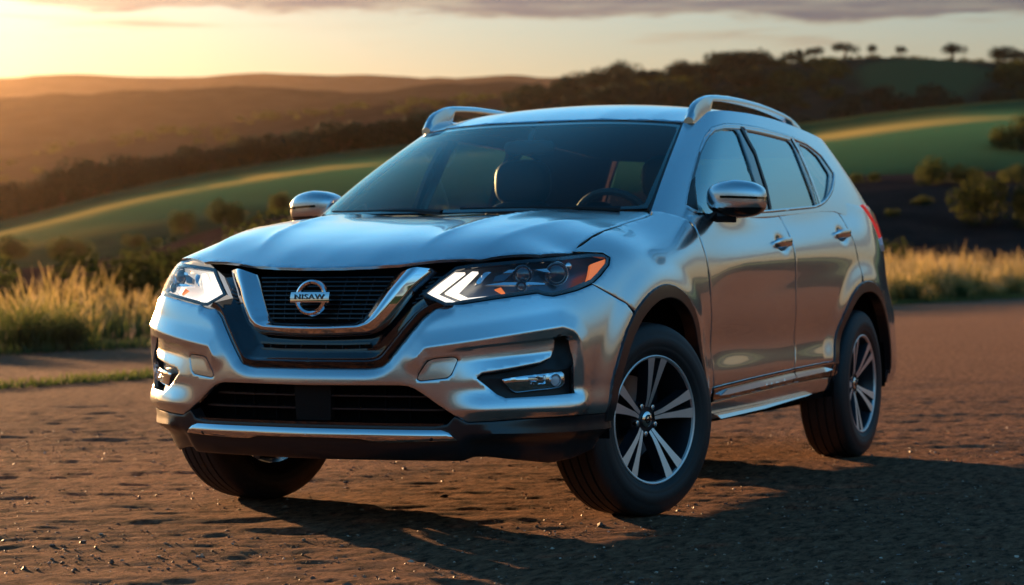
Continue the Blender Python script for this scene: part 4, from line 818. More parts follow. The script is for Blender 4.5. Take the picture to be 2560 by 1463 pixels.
def chrome_v():
    a = np.array(VIN); b = np.array(VOUT); t = np.linspace(0, 7, 57); a = np.stack([np.interp(t, range(8), a[:, i]) for i in (0, 1)], 1); b = np.stack([np.interp(t, range(8), b[:, i]) for i in (0, 1)], 1)
    for _ in range(2):
        for q in (a, b): q[1:-1] = (q[:-2]+2*q[1:-1]+q[2:])/4
    ws = np.linspace(0, 1, 13); h = -.022+np.interp(ws, [0, .05, .46, .56, .95, 1], [-.012, .000, .029, .030, .006, -.012])
    V = []
    for w, o in zip(ws, h):
        q = a+(b-a)*w; V.append(belt(q[:, 0], q[:, 1], 0, False)+normals(lambda u, v: belt(u, v, 0, False), q[:, 0], q[:, 1])*o)
    V = np.array(V); n = V.shape[1]; F = [tuple(int(x) for x in f[::-1]) for f in grid_faces(len(ws), n)]; V = V.reshape(-1, 3)
    F.append(tuple(int(i*n) for i in range(len(ws))))
    V[np.abs(V[:, 0]) < 1.2e-3, 0] = 0; m = len(V); mp = np.where(V[:, 0] == 0, np.arange(m), np.arange(m)+m); F = F+[tuple(int(mp[i]) for i in f[::-1]) for f in F]
    return mesh('chrome_grille_frame', np.concatenate([V, V*[-1, 1, 1]]), F, M_chrome, car, sharp=60)
chrome_v()
def emblem():
    c = Vector((0.0, belt([0], [.80])[0][1]-.006, .803)); tilt = Matrix.Rotation(R_(-9), 4, 'X')
    e = empty('emblem'); e.parent = car; e.matrix_local = Matrix.Translation(c)@tilt
    V = []; n = 64; prof = [(.064, 0), (.061, -.010), (.0545, -.014), (.0475, -.010), (.044, 0)]
    for j in range(n):
        a = 2*math.pi*j/n
        for r, y in prof: V.append((r*math.cos(a), y, r*math.sin(a)))
    F = [(j*5+i, j*5+i+1, ((j+1) % n)*5+i+1, ((j+1) % n)*5+i) for j in range(n) for i in range(4)]; mesh('ring', V, F, M_chrome, e)
    xs = np.linspace(-.076, .076, 21); V = []
    for x in xs:
        for z, y in ((-.0185, -.004), (-.0175, -.015), (0, -.0185), (.0175, -.015), (.0185, -.004)): V.append((x, y-.002*(1-(x/.07)**2), z))
    F = [tuple(int(q) for q in f[::-1]) for f in grid_faces(21, 5)]+[(0, 1, 2, 3, 4), tuple(range(104, 99, -1))]; mesh('bar', V, F, M_chrome, e)
    cu = bpy.data.curves.new('lettering', 'FONT'); cu.body = 'NISAW'; cu.size = .030; cu.extrude = .0012; cu.offset = .0005; cu.align_x = 'CENTER'; cu.align_y = 'CENTER'; cu.space_character = 1.12
    t = bpy.data.objects.new('lettering', cu); COL.objects.link(t); dg = bpy.context.evaluated_depsgraph_get(); dg.update(); me = bpy.data.meshes.new_from_object(t.evaluated_get(dg)); bpy.data.objects.remove(t)
    o = link('lettering', me, M_gloss, e); me.materials.clear(); me.materials.append(M_gloss); o.rotation_euler = (R_(90), 0, 0); o.location = (0, -.0212, 0); o.scale = (1.15, .82, 1)
emblem()
# ---------------- headlights ----------------
def blob_lens(parent, nm, s, z, r, off, mat, sx, depth=.6, ring=None):
    c = belt([s], [z], off, False)[0]; n = normals(lambda u, v: belt(u, v, 0, False), np.array([s]), np.array([z]))[0]; n = Vector((n[0]*.55, n[1]-.25, 0)).normalized(); q = n.to_track_quat('Z', 'Y')
    def put(nm, prof, mt):
        V, F = revolve([(z_, r_) for r_, z_ in prof], 32); V = np.array([tuple(q@Vector((y_, z_, x_))+Vector(c)) for x_, y_, z_ in V])*[sx, 1, 1]; mesh(nm, V, F if sx < 0 else [f[::-1] for f in F], mt, parent)
    put(nm, [(r*math.cos(a), r*depth*math.sin(a)) for a in np.linspace(0, 1.56, 8)], mat)
    if ring: put('lamp_ring', [(r*1.02, -.012), (r*1.05, .004), (r*1.22, .009), (r*1.30, .0), (r*1.30, -.012)], ring)
M_lampglare = simple('glare_lamp_inside', (.88, .87, .85), .45, emit=(1, .93, .82), es=.09)  # sun glare in one lamp, put in as pale colour and faint glow
M_ball = simple('projector_glass', (.05, .06, .08), .03, 0, 1.0, .9)
LAMPB = lambda u, v: belt(u, v, 0, False)
for sx in (1, -1):
    hl = empty('headlight'); hl.parent = car
    def one(nm, poly, mat, off, rim, res=.012, drop=0, **kw):
        V, F = panel_data(LAMPB, poly, res=res, off=off, rim=rim, drop=drop, **kw); return mesh(nm, V*[sx, 1, 1], F if sx > 0 else [f[::-1] for f in F], mat, hl)
    one('housing', LAMP, M_lampin if sx > 0 else M_lampglare, -.060, -.052)
    inn = shrink(LAMP[::-1], .004)
    one('lens', inn, M_lens, -.002, .010, drop=.0012)
    one('black_border', LAMP, M_gloss, -.0045, .01, holes=[shrink(LAMP[::-1], .011)])
    for d in ([(.416, .819), (.517, .893), (.557, .893), (.462, .819), (.542, .787), (.508, .783)], [(.487, .822), (.583, .896), (.606, .895), (.534, .822), (.572, .805), (.705, .815), (.829, .829), (.823, .822), (.704, .807), (.568, .791)]):
        one('daytime_running_light', d, M_glow, -.012, .012, res=.008)
    one('led_strip', [(.622, .893), (.655, .898), (.615, .858), (.592, .850)], M_reflector, -.018, .01, offn=lambda s, z: .003*np.sin(z*900))
    blob_lens(hl, 'projector', .785, .878, .027, -.035, M_ball, sx, .8, M_reflector); blob_lens(hl, 'projector', .955, .880, .033, -.035, M_ball, sx, .6, M_reflector)
    blob_lens(hl, 'marker_bulb', .770, .838, .015, -.022, M_ball, sx, .6, M_reflector); blob_lens(hl, 'marker_bulb', 1.04, .905, .014, -.026, M_reflector, sx, .6, None)
    one('shelf', [(.63, .853), (.70, .862), (.82, .862), (.87, .858), (.87, .853), (.70, .852)], M_reflector, -.022, .012)
    one('shelf', [(.67, .885), (.72, .898), (.745, .90), (.70, .868), (.66, .866)], M_lampin, -.024, .012); one('chrome_insert', [(.70, .893), (.725, .904), (.752, .905), (.735, .894)], M_reflector, -.018, .006)
    one('chrome_insert', [(.84, .906), (.90, .910), (.915, .895), (.88, .898)], M_reflector, -.020, .008)
    one('turn_signal', [(1.165, .918), (1.258, .936), (1.240, .912), (1.170, .879), (1.10, .861), (1.130, .886)], M_amber, -.010, .012)
    one('reflex_strip', [(.85, .815), (.885, .812), (1.0, .831), (1.09, .852), (1.07, .856), (.99, .838), (.885, .820)], M_gloss, -.008, .01)
    one('red_reflector', [(.665, .838), (.69, .846), (.705, .826), (.695, .821)], M_amber, -.025, .006)
# ---------------- hood ----------------
_e = belt([p[0] for p in HOODEDGE], [p[1] for p in HOODEDGE], feats=False)[:, :2]
hood_poly = np.array([(0, _e[0, 1]-.004)]+[(p[0]-.007, p[1]+.002) for p in _e[1:]]+[(.72, -1.005), (.55, -1.09), (.30, -1.168), (0, -1.192)])
hood_poly[1:7, 1] -= .006
hd = panel('hood', hood, hood_poly, M_paint, car, 'merge', res=.014, rim=.012)
panel('cowl', lambda x, y: np.stack([x, y, 1.098+0*x], 1), [(0, -1.23), (.30, -1.21), (.55, -1.13), (.78, -1.02), (.79, -.90), (.5, -.95), (0, -1.08)], M_black, car, 'merge', res=.04, rim=0, drop=0)
for sx, x0, x1 in ((1, .12, .62), (-1, -.55, -.05)):
    P = [green([u], [v], o_)[0] for u, v, o_ in ((np.interp(x0, [-.7, -.55, -.3, 0, .3, .55, .7], [-3, -2, -1, 0, 1, 2, 3]), .012, .012), (np.interp((x0+x1)/2, [-.7, -.55, -.3, 0, .3, .55, .7], [-3, -2, -1, 0, 1, 2, 3]), .035, .010), (np.interp(x1, [-.7, -.55, -.3, 0, .3, .55, .7], [-3, -2, -1, 0, 1, 2, 3]), .05, .008))] if False else []
# ---------------- fenders, doors, rear body ----------------
ff = arch(-1.345, 10, 128, .465, .46, 24)
fend = [(1.106, .847), (1.179, .817), (1.273, .780)]+arch(-1.345, 126, -4, .465, .46, 26)+[(2.105, .325), (2.236, .325), (2.236, .43), (2.212, .567), (2.150, .756), (2.124, .911), (2.110, 1.00), (2.098, 1.062), (2.094, 1.088), (2.05, 1.105), (1.985, 1.118), (1.945, 1.118), (1.917, 1.104)]
fend += [(s_+.004, z_-.002) for s_, z_ in HOODEDGE[::-1][0:7]]+[(1.10, .958), (1.187, .957), (1.258, .955), (1.280, .938), (1.250, .909), (1.178, .872), (1.118, .848)]
panel('front_fender', belt, fend, M_paint, car, True, res=.014, rim=.016, lines=[SHOULDER])
beltz = lambda s: np.interp(s, [2.1, 2.6, 3.2, 3.76, 3.9, 4.08, 4.3], [1.104, 1.120, 1.143, 1.176, 1.188, 1.206, 1.235])
fd = [(2.242, .432), (2.75, .449), (3.280, .463), (3.306, .56), (3.252, .76), (3.245, .949), (3.238, 1.054), (3.200, 1.143), (2.9, float(beltz(2.9))), (2.6, 1.120), (2.3, 1.110), (2.118, 1.106), (2.105, 1.062), (2.117, 1.0), (2.131, .911), (2.157, .756), (2.219, .567)]
rd = [(3.289, .464), (3.6, .470), (3.885, .476)]+arch(1.335, 166, 100, .475, .47, 12)+[(4.225, .90), (4.212, .96), (4.183, 1.035), (4.130, 1.13), (4.078, 1.204), (3.9, 1.188), (3.6, float(beltz(3.6))), (3.207, 1.1435), (3.246, 1.054), (3.253, .949), (3.260, .76), (3.314, .56)]
doors_f = panel('front_door', belt, fd, M_paint, car, True, res=.015, rim=.014, lines=[SHOULDER])
doors_r = panel('rear_door', belt, rd, M_paint, car, True, res=.015, rim=.014, lines=[SHOULDER])
ra = arch(1.335, 97, -2, .475, .47, 16)
qp = [(4.084, 1.207), (4.136, 1.134), (4.189, 1.037), (4.218, .96), (4.231, .90)]+ra+[(4.775, .33), (5.2, .33), (S_END, .33), (S_END, 1.18), (5.2, 1.185), (4.6, 1.205), (4.3, 1.215)]
panel('rear_body', belt, qp, M_paint, car, 'merge', res=.022, rim=.014, drop=.0006)
# black inner skin, seen only through the shut lines
ib = [(1.2, .85), (1.24, .80)]+arch(-1.345, 130, 0, .50, .49, 14)+[(2.15, .30), (3.87, .30)]+arch(1.335, 180, 0, .50, .49, 16)+[(4.9, .30), (4.9, 1.15), (4.1, 1.18), (3.2, 1.12), (2.1, 1.08), (1.6, 1.02), (1.25, .96)]
panel('inner_body', belt, ib, M_void, car, True, res=.04, rim=0, drop=0, off=-.022)
# wheel arch trims
def arch_trim(y0, t0, t1, zlo0, zlo1):
    n = 30; th = np.linspace(t0, t1, n); out = arch(y0, t0, t1, .492, .482, n); ri = np.interp(th, [0, 40, 90, 150, 180], [.478, .452, .437, .432, .432]); inn = [(float(s_at_y(y0+r*math.cos(R_(t)))[()] if False else s_at_y(np.array([y0+r*math.cos(R_(t))]))[0]), .36+r*.985*math.sin(R_(t))) for r, t in zip(ri, th)]
    o0, i0 = out[0], inn[0]; o1, i1 = out[-1], inn[-1]
    return [(i0[0], zlo0), (o0[0], zlo0)]+out+[(o1[0], zlo1), (i1[0], zlo1)]+inn[::-1]
panel('wheel_arch_trim', belt, arch_trim(-1.345, 2, 178, .33, .37), M_clad, car, True, res=.014, rim=.05, off=.006, drop=.003)
panel('wheel_arch_trim', belt, arch_trim(1.335, 2, 178, .40, .46), M_clad, car, True, res=.014, rim=.05, off=.006, drop=.003)
# door trim, rockers
DT = ([(2.245, .428), (2.75, .445), (3.278, .459), (3.296, .400), (2.75, .386), (2.27, .374)], [(3.288, .460), (3.6, .466), (3.885, .472), (3.895, .405), (3.6, .403), (3.304, .400)])
for poly, dd, st in ((DT[0], doors_f, [(2.315, .4015), (2.41, .4195), (2.8, .432), (3.272, .4455), (3.278, .426), (2.8, .412), (2.40, .4015)]), (DT[1], doors_r, [(3.285, .446), (3.5, .449), (3.726, .452), (3.790, .441), (3.738, .435), (3.5, .430), (3.29, .426)])):
    panel('sill_trim', belt, poly, M_gloss, dd, True, res=.015, rim=.02, off=.001, drop=.003)
    panel('chrome_strip', belt, st, M_chrome, dd, True, res=.008, rim=.012, drop=0, offn=lambda s, z: .007+.55*(np.interp(s, [2.3, 3.28, 3.8], [.416, .4455, .4525])-z))
    top_ = np.array([p for p in poly[:3]]); panel('chrome_edge', belt, ribbon(top_+[0, -.002], .006), M_satin, dd, True, res=.02, rim=.006, off=.005, drop=0)
def f_rock(s, z): return -.004+.020*np.clip((.365-z)/.03, 0, 1)*(1-sstep(3.5, 3.75, s))
panel('side_skirt', belt, [(2.25, .370), (2.75, .382), (3.30, .396), (3.6, .399), (3.88, .400), (3.86, .345), (3.6, .325), (3.0, .305), (2.3, .300)], M_paint, car, True, res=.012, rim=.05, off=-.004)
panel('skirt_flange', belt, [(2.32, .324), (2.9, .329), (3.45, .341), (3.58, .343), (3.52, .339), (2.9, .320), (2.34, .314)], M_satin, car, True, res=.012, rim=.02, drop=0, offn=lambda s, z: .016+(np.interp(s, [2.3, 2.9, 3.6], [.326, .330, .343])-z)*1.1)
# handles
def handle(s, z, dd):
    for o, sx in zip(dd, (1, -1)):
        g = 14; V = []
        for i in range(g+1):
            t = i/g; ss = s-.105+.21*t; lift = .034*(1-(2*t-1)**4)**.5+.002; hz = .013*(1-abs(2*t-1)**8)**.5+.006
            b_ = belt([ss], [z+.006*t], 0, False)[0]; n = normals(lambda u, v: belt(u, v, 0, False), np.array([ss]), np.array([z]))[0]
            for j in range(10):
                a = 2*math.pi*j/10; ca, sa = math.cos(a), math.sin(a); V.append(tuple((b_+n*(lift-.008+.009*math.copysign(abs(ca)**.5, ca))+np.array([0, 0, hz*math.copysign(abs(sa)**.5, sa)]))*[sx, 1, 1]))
        F = [(i*10+j, i*10+(j+1) % 10, (i+1)*10+(j+1) % 10, (i+1)*10+j) for i in range(g) for j in range(10)]+[tuple(range(9, -1, -1)), tuple(range(g*10, g*10+10))]
        mesh('door_handle', V, F if sx < 0 else [f[::-1] for f in F], M_satin, o, sharp=50)
handle(*HANDLES[0], doors_f); handle(*HANDLES[1], doors_r)
# tail lamps
TL = [(4.56, 1.214), (4.70, 1.212), (4.95, 1.185), (5.2, 1.15), (5.2, 1.04), (5.0, 1.035), (4.90, 1.055), (4.82, 1.115)]
for sx in (1, -1):
    tl = empty('tail_lamp'); tl.parent = car
    for nm, poly, mt, of in (('lens', TL, M_red, .008), ('clear_band', [(4.60, 1.206), (4.72, 1.204), (4.86, 1.188), (4.90, 1.13), (4.85, 1.125)], M_pink, .0105), ('reversing_lamp', [(4.90, 1.06), (5.2, 1.06), (5.2, 1.03), (4.94, 1.02), (4.91, .99), (4.885, 1.02)], M_clear, .010)):
        V, F = panel_data(belt, poly, res=.02, off=of, rim=.02); mesh(nm, V*[sx, 1, 1], F if sx > 0 else [f[::-1] for f in F], mt, tl)
# ---------------- cabin ----------------
GS = (.30, .55)
DLO = [(4.36, .075), (4.30, .19), (4.285, .374), (4.369, .636), (4.6, .831), (4.983, .916), (5.885, .946), (6.555, .942), (7.462, .930), (8.758, .895), (9.387, .859), (9.72, .79), (9.893, .735), (10.07, .50), (9.912, .41), (9.60, .27), (9.417, .205), (9.2, .14), (9.006, .10), (8.746, .072), (7.408, .045), (6.497, .038), (5.248, .050)]
G_F = [(5.02, .090), (4.58, .309), (4.50, .40), (4.605, .643), (4.80, .765), (4.98, .825), (5.304, .872), (5.88, .886), (6.38, .882), (6.513, .833), (6.753, .598), (6.975, .368), (7.218, .066), (6.489, .060)]
G_R = [(6.88, .880), (7.684, .861), (8.56, .838), (8.65, .80), (8.68, .752), (8.707, .489), (8.80, .102), (8.096, .092), (7.425, .072), (7.281, .416), (7.099, .65)]
G_Q = [(9.031, .828), (9.38, .793), (9.649, .705), (9.775, .49), (9.248, .195), (9.034, .126), (8.872, .108), (8.941, .603)]
side_poly = [(3.12, -.12), (3.13, .16), (3.13, .42), (3.12, .755), (3.10, 1.02), (3.344, 1.06), (4.43, 1.09), (5.12, 1.09), (6.52, 1.07), (8.17, 1.06), (9.16, 1.04), (10.5, 1.02), (11.6, 1.02), (12.3, 1.0), (12.2, .5), (12.2, -.10), (11, -.10), (10, -.07), (9.4, .03), (8.9, .035), (7.4, .012), (5, .010), (4.2, -.06), (3.6, -.14)]
panel('cabin_frame', green, side_poly, M_paint, car, True, holes=[fillet(DLO, .06)], res=.018, sc=GS, rim=.012, drop=0)
panel('side_lining', green, [(3.3, .02)]+side_poly[4:10]+[(12.0, 1.0), (12.0, .0), (9.4, .05), (5, .03)], M_trim, car, True, holes=[shrink(np.array(DLO)*GS, .02)/GS], res=.05, sc=GS, rim=0, drop=0, off=-.022)
dl2 = shrink(np.array(DLO)*GS, .003)/GS; dl3 = shrink(np.array(DLO)*GS, .016)/GS
for a, b, g, dd, nm in ((4.0, 6.66, G_F, doors_f, 'front'), (6.66, 8.86, G_R, doors_r, 'rear'), (8.86, 10.5, G_Q, None, 'quarter')): pass
wf = panel('window_frame', green, dl2, M_satin, car, True, holes=[dl3], res=.012, sc=GS, rim=.010, off=.002)
panel('pillar_trim', green, shrink(np.array(DLO)*GS, .014)/GS, M_gloss, car, True, holes=[fillet(G_F, .04), fillet(G_R, .04), fillet(G_Q, .04)], res=.016, sc=GS, rim=.02, off=-.004)
# satin door frame bands along the top of each door window
panel('window_band', green, [(4.40, .66), (4.60, .80), (4.983, .893), (5.885, .922), (6.60, .920), (6.62, .890), (5.90, .896), (5.30, .884), (4.97, .842), (4.70, .76), (4.52, .64)], M_satin, doors_f, True, res=.014, sc=GS, rim=.008, off=.0005)
panel('window_band', green, [(6.68, .920), (7.46, .907), (8.74, .872), (8.66, .842), (7.70, .869), (6.84, .888)], M_satin, doors_r, True, res=.014, sc=GS, rim=.008, off=.0005)
panel('pillar_edge', green, ribbon([(6.62, .925), (7.06, .65), (7.315, .29), (7.40, .075)], .030/.3*.5), M_black, doors_f, True, res=.02, sc=GS, rim=.004, off=.001, drop=0)
panel('pillar_edge', green, ribbon([(8.76, .87), (8.84, .74), (8.90, .468), (8.96, .12)], .06), M_satin, doors_r, True, res=.02, sc=GS, rim=.004, off=.0008, drop=0)
for nm, g, dd in (('window', G_F, doors_f), ('window', G_R, doors_r), ('quarter_window', G_Q, car)):
    panel(nm, green, shrink(np.array(fillet(g, .04))*GS, -.006)/GS, M_side, dd, True, res=.03, sc=GS, rim=0, drop=0, off=-.011)
panel('mirror_triangle', green, [(4.40, .085), (4.33, .20), (4.40, .36), (4.50, .395), (4.58, .31), (5.0, .092)], M_black, doors_f, True, res=.02, sc=GS, rim=.004, off=.0005)
# windscreen
WS = [(0, .004), (2.2, .004), (2.8, .006), (3.02, .012), (3.07, .16), (3.08, .42), (3.07, .755), (3.03, .965), (2.8, .975), (1.5, .975), (0, .98)]
WSI = [(0, .035), (2.2, .03), (2.76, .035), (2.90, .06), (2.97, .42), (2.97, .87), (2.90, .94), (2.6, .95), (1.5, .953), (0, .957)]
panel('windshield', green, WS, M_wind, car, 'merge', res=.03, sc=(.25, .84), rim=0, drop=0, off=.002)
panel('windshield_border', green, WS, M_gloss, car, 'merge', holes=[[(-.01, .035)]+WSI[1:-1]+[(-.01, .957)]], res=.02, sc=(.25, .84), rim=.006, drop=0, off=-.003)
panel('windshield_seal', green, ribbon([(3.10, -.02), (3.105, .42), (3.10, .75), (3.06, 1.0)], .09), M_black, car, True, res=.02, sc=(.25, .84), rim=.004, drop=0, off=.0012)
def wiper(x0, x1, v0, v1):
    U_ = lambda x: np.interp(x, [-.715, -.55, -.3, 0, .3, .55, .715], [-3, -2, -1, 0, 1, 2, 3])
    def gp(x, v):
        p = green([abs(U_(x))], [v], .012)[0]; return (p[0]*(1 if x >= 0 else -1), p[1], p[2])
    return join([limb([gp(x0+(x1-x0)*t, v0+(v1-v0)*t) for t in np.linspace(0, 1, 9)], [.004]*9, 6), limb([gp(x0, v0-.02), gp(x0+(x1-x0)*.25, v0+.004), gp(x0+(x1-x0)*.5, (v0+v1)/2)], [.010, .008, .005], 6)])
for a in ((-.05, -.62, -.004, .010), (.62, .02, -.004, .010)): mesh('windshield_wiper', *wiper(*a), M_black, car)
# roof and rails
rp = [(0, -.386), (.25, -.378), (.46, -.328), (.585, -.262), (.632, -.20), (.655, -.08), (.665, .3), (.665, .95), (.655, 1.3), (.63, 1.6), (.58, 1.80), (.42, 1.95), (0, 2.02)]
panel('roof', roof, rp, M_paint, car, 'merge', res=.022, rim=.010, drop=.003)
panel('headliner', lambda x, y: roof(x, y)-[0, 0, .035], [(p[0]*.94, p[1]+.02 if p[1] < 0 else p[1]-.05) for p in rp], M_head, car, 'merge', res=.06, rim=0, drop=0)
rw = [(12.3, .0), (14, .0), (14, 1.0), (12.3, .98)]
panel('rear_window', green, rw, M_side, car, 'merge', res=.04, sc=GS, rim=0, drop=0)
def rail():
    ys = np.array([-.25, -.235, -.22, -.19, -.15, -.10, -.05, 0, .1, .25, .45, .67, .85, 1.0, 1.10, 1.18, 1.24, 1.28]); top_ = np.interp(ys, [-.26, -.245, -.225, -.19, -.14, -.09, -.04, .05, .25, .5, .75, 1.03, 1.15, 1.22, 1.28], [1.518, 1.540, 1.566, 1.594, 1.615, 1.629, 1.638, 1.648, 1.657, 1.659, 1.654, 1.634, 1.617, 1.600, 1.578])
    rz = roof(np.full(len(ys), .615), ys)[:, 2]-.006; bot = np.where((ys > -.04) & (ys < 1.12), top_-.025, rz); bot = np.where(np.abs(ys+.05) < .02, rz+.004, bot); bot = np.where(ys < -.16, np.minimum(bot, 1.505), bot); V = []
    for y, t, b_ in zip(ys, top_, bot):
        b_ = min(b_, t-.006); w = .020; c = .615
        for dx, z in ((-w, b_), (-w*1.02, (t+b_)/2), (-w*.7, t-.006), (0, t), (w*.7, t-.006), (w*1.02, (t+b_)/2), (w, b_)): V.append((c+dx, y, z))
    F = []; n = 7
    for i in range(len(ys)-1):
        for j in range(n): F.append((i*n+j, i*n+(j+1) % n, (i+1)*n+(j+1) % n, (i+1)*n+j))
    F += [tuple(range(n)), tuple(range(len(ys)*n-1, len(ys)*n-n-1, -1))]
    both('roof_rail', V, F, M_satin, car, sharp=50)
rail()
# wing mirrors
for sx, dr in ((1, doors_f[0]), (-1, doors_f[1])):
    mr = empty('side_mirror'); mr.parent = car
    def tp(p):
        x, y, z = p; k = 1-.16*max(0, -x)-.10*max(0, x); return [x, y*(1-.25*max(0, x)), z*k*(1+.0*x)-.06*x]
    V, F = super_e((.955, -.625, 1.172), (.118, .085, .076), 2.9, 56, 56, tp); V = np.array(V); Fm = np.array(F)
    zc = V[Fm][:, :, 2].mean(1); xc = V[Fm][:, :, 0].mean(1); yc = V[Fm][:, :, 1].mean(1); lowm = zc < 1.172-.036
    slit = (np.abs(zc-(1.178-.03*(xc-.95))) < .0042) & (xc > .915) & (yc < -.60)
    def cut(mask): 
        f = Fm[mask]; return [tuple(int(q) for q in (r if sx > 0 else r[::-1])) for r in f]
    W = V*[sx, 1, 1]
    mesh('housing', W, cut(~lowm & ~slit), M_paint, mr, sharp=0); mesh('lower_cap', W, cut(lowm), M_gloss, mr, sharp=0); mesh('turn_indicator', W, cut(slit), M_gloss, mr, sharp=0)
    V, F = join([limb([(.845, -.70, 1.098), (.88, -.665, 1.105), (.95, -.63, 1.108)], [.022, .026, .030], 10)]); V = np.array([tuple(v) for v in V])*[sx, 1, 1]; mesh('mirror_arm', V, F if sx > 0 else [f[::-1] for f in F], M_black, mr)
    V, F = super_e((.955, -.555, 1.172), (.098, .012, .060), 4, 24, 10); mesh('mirror_glass', np.array(V)*[sx, 1, 1], F if sx > 0 else [f[::-1] for f in F], M_chrome, mr)
# ---------------- interior ----------------
V, F = join([super_e((0, -.72, 1.005), (.74, .30, .075), 4, 32, 12), super_e((.36, -.60, 1.065), (.17, .12, .05), 2.6, 20, 10)]); mesh('dashboard', V, F, M_trim, car)
for sx in (1, -1):
    st = empty('front_seat'); st.parent = car
    V, F = super_e((0, 0, .36), (.25, .085, .36), 3.2, 24, 16, lambda p: [p[0]*(1-.12*max(0, p[2])), p[1], p[2]]); V = [(x+sx*.36, y+.06+(z)*.20, z+.50) for x, y, z in V]; mesh('backrest', V, F, M_leather if sx < 0 else M_tan, st)
    V, F = super_e((sx*.36, .215, 1.30), (.135, .06, .105), 3.0, 20, 14); mesh('headrest', V, F, M_leather, st)
    V, F = super_e((sx*.36, -.15, .52), (.25, .27, .09), 3.2, 20, 10); mesh('cushion', V, F, M_leather, st)
rs = empty('rear_seat'); rs.parent = car
V, F = super_e((0, .98, .80), (.62, .09, .33), 4, 28, 14); mesh('backrest', V, F, M_leather, rs)
for x in (-.36, .36):
    V, F = super_e((x, 1.02, 1.17), (.12, .05, .07), 3, 18, 12); mesh('headrest', V, F, M_leather, rs)
def torus(c, R, r, tilt, n=40, m=10):
    V = []
    for i in range(n):
        a = 2*math.pi*i/n
        for j in range(m):
            b = 2*math.pi*j/m; p = Vector(((R+r*math.cos(b))*math.cos(a), r*math.sin(b), (R+r*math.cos(b))*math.sin(a))); V.append(Matrix.Rotation(tilt, 3, 'X')@p+Vector(c))
    return V, [(i*m+j, i*m+(j+1) % m, ((i+1) % n)*m+(j+1) % m, ((i+1) % n)*m+j) for i in range(n) for j in range(m)]
V, F = join([torus((.36, -.44, 1.06), .175, .016, R_(25)), super_e((.36, -.45, 1.055), (.075, .03, .06), 2.5, 16, 10), limb([(.20, -.44, 1.06), (.52, -.44, 1.06)], [.018, .018], 8)]); mesh('steering_wheel', V, F, M_trim, car)
V, F = join([super_e((0, -.50, 1.41), (.115, .018, .032), 3.5, 24, 10), limb([(0, -.50, 1.43), (0, -.45, 1.49)], [.012, .014], 8)]); mesh('rear_view_mirror', V, F, M_trim, car)
# ---------------- underside ----------------
V, F = join([box((0, .1, .31), (.66, 2.0, .055)), box((0, -1.35, .42), (.45, .45, .16)), box((0, 1.3, .34), (.30, .45, .10)), box((.38, .55, .255), (.10, .45, .03)), box((-.2, -.9, .245), (.12, .3, .03))])
mesh('underbody', V, F, M_void, car, smooth=False)
def well(y0):
    th = np.linspace(R_(-6), R_(186), 28); V = []
    for x, r in ((.895, .462), (.80, .465), (.52, .45), (.52, .02)):
        for t in th: V.append((x, y0+r*math.cos(t), .36+r*math.sin(t)))
    both('wheel_well', V, [tuple(int(i) for i in f) for f in grid_faces(4, 28)], M_void, car)
well(-1.345); well(1.335)
# ---------------- wheels ----------------
def tyre_data():
    half = [(.098, .232), (.108, .238), (.1125, .250), (.1140, .251), (.1155, .262), (.1165, .270), (.1178, .272), (.1180, .299), (.1168, .301), (.113, .318), (.105, .336), (.096, .3455), (.088, .349), (.066, .3515), (.0655, .344), (.0575, .344), (.057, .352), (.024, .353), (.0235, .3455), (.0155, .3455), (.015, .3532)]
    prof = half+[(-x, r) for x, r in half[::-1]]; return revolve(prof, 96)
def rim_data():
    V = []; F = []; mi = []
    def add(v, f, m):
        o = len(V); V.extend(tuple(map(float, q)) for q in v); F.extend(tuple(int(i)+o for i in q) for q in f); mi.extend([m]*len(f))
    v, f = revolve([(.100, .2335), (.106, .2345), (.1075, .231), (.105, .2255), (.098, .2225)], 96); add(v, f, 0)
    v, f = revolve([(.098, .2225), (.07, .212), (.02, .204), (-.09, .206), (-.10, .232)], 72); add(v, f, 1)
    out = [(.046, .0150), (.075, .0190), (.10, .0245), (.13, .0315), (.16, .039), (.19, .0475), (.224, .058)]; inn = [(.046, 0), (.088, .0005), (.11, .0035), (.135, .0065), (.16, .0092), (.19, .0122), (.224, .0155)]
    xs = lambda t: .066+.038*((t-.046)/.178)**.8 if t > .046 else .066
    for k in range(5):
        a0 = R_(90-5+72*k)
        for sg in (1, -1):
            n = len(out); v = []
            for (to, wo), (ti, wi) in zip(out, inn):
                for t, w, d in ((ti, wi, -.006), (ti, wi+.0015, 0), (to, wo-.0015, 0), (to, wo, -.005), (to, wo+.004, -.045), (ti, max(wi-.003, 0), -.045)):
                    w *= sg; y = t*math.cos(a0)-w*math.sin(a0); z = t*math.sin(a0)+w*math.cos(a0); v.append((xs(t)+d, y, z))
            f = []; m = []
            for i in range(n-1):
                for j in range(6):
                    q = (i*6+j, i*6+(j+1) % 6, (i+1)*6+(j+1) % 6, (i+1)*6+j); f.append(q if sg < 0 else q[::-1]); m.append(0 if j == 1 else 1)
            o = len(V); V.extend(v); F.extend(tuple(i+o for i in q) for q in f); mi.extend(m)
    v, f = revolve([(-.02, .066), (.045, .068), (.058, .060), (.060, .040), (.058, .001)], 40); add(v, f, 1)
    for k in range(5):
        a = R_(90-5+36+72*k); v, f = revolve([(.050, .011), (.066, .010), (.067, .006), (.060, .0055), (.060, .0005)], 12); v = [(x, y+.054*math.cos(a), z+.054*math.sin(a)) for x, y, z in v]; add(v, f, 2)
    return V, F, mi
me_t = None
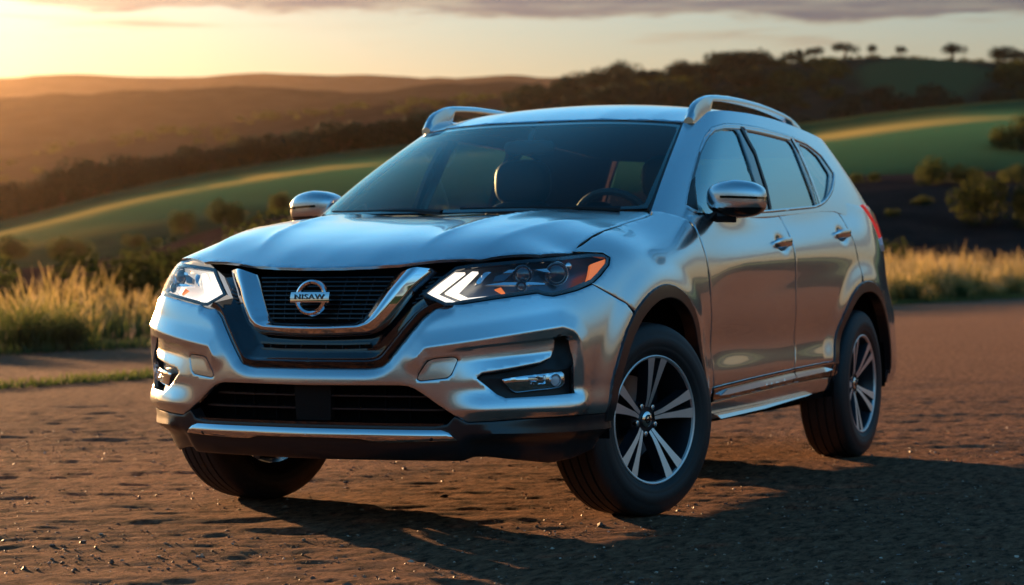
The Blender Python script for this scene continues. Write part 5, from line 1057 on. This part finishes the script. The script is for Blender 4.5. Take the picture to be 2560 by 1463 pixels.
def build_wheels():
    first = None
    tv, tf = tyre_data(); rv, rf, rm = rim_data()
    for i, (x, y, steer, rot0) in enumerate(((.800, -1.353, -17.5, 0), (.800, 1.345, 0, 31), (-.800, -1.353, -17.5, 12), (-.800, 1.345, 0, 50))):
        if first is None:
            w = empty('wheel'); w.parent = car
            ty = mesh('tyre', tv, tf, M_tyre, w, sharp=50); ri = mesh('rim', rv, rf, [M_rimface, M_rimdark, M_satin], w, sharp=30, mi=rm)
            V, F = join([revolve([(.058, .029), (.068, .028), (.072, .020), (.0735, .001)], 32)]); cap = mesh('hub_cap', V, F, M_chrome, w)
            V, F = join([revolve([(.078, .0135), (.0755, .0155), (.0735, .0175)], 24), box((.0755, 0, 0), (.0015, .018, .004))]); lg = mesh('hub_emblem', V, F, M_gloss, w)
            V, F = revolve([(-.030, .06), (-.018, .062), (-.018, .158), (-.034, .158)], 48); dc = mesh('brake_disc', V, F, M_disc, w)
            V, F = super_e((-.028, .115, .06), (.032, .04, .075), 3.5, 16, 10); cp = mesh('brake_caliper', V, F, M_rimdark, w)
            V, F = revolve([(-.075, .001), (-.075, .19)], 32); bp = mesh('brake_shield', V, F, M_void, w)
            first = (w, [ty, ri, cap, lg, dc, cp, bp])
        else:
            w = empty('wheel'); w.parent = car
            for ch in first[1]:
                q = bpy.data.objects.new(ch.name.split('.')[0], ch.data); COL.objects.link(q); q.parent = w
        w.location = (x, y, .350); w.rotation_euler = (0, 0, R_(steer)+(math.pi if x < 0 else 0))
        for ch in w.children: ch.rotation_euler = (R_(rot0), 0, 0) if not ch.name.startswith('brake') else (0, 0, 0)
build_wheels()
# ================= evening haze =================
def build_haze():
    m = bpy.data.materials.new('haze'); m.use_nodes = True; nt = m.node_tree; nt.nodes.clear(); o = nt.nodes.new('ShaderNodeOutputMaterial'); v = nt.nodes.new('ShaderNodeVolumePrincipled')
    v.inputs['Color'].default_value = (1, .74, .52, 1); v.inputs['Density'].default_value = .000026; v.inputs['Anisotropy'].default_value = .88; nt.links.new(v.outputs[0], o.inputs['Volume'])
    V, F = box((0, 0, 150), (4600, 4600, 170)); h = mesh('haze', V, F, m, smooth=False); tag(h, 'warm evening haze that softens the far hills', 'haze', kind='stuff')
build_haze()
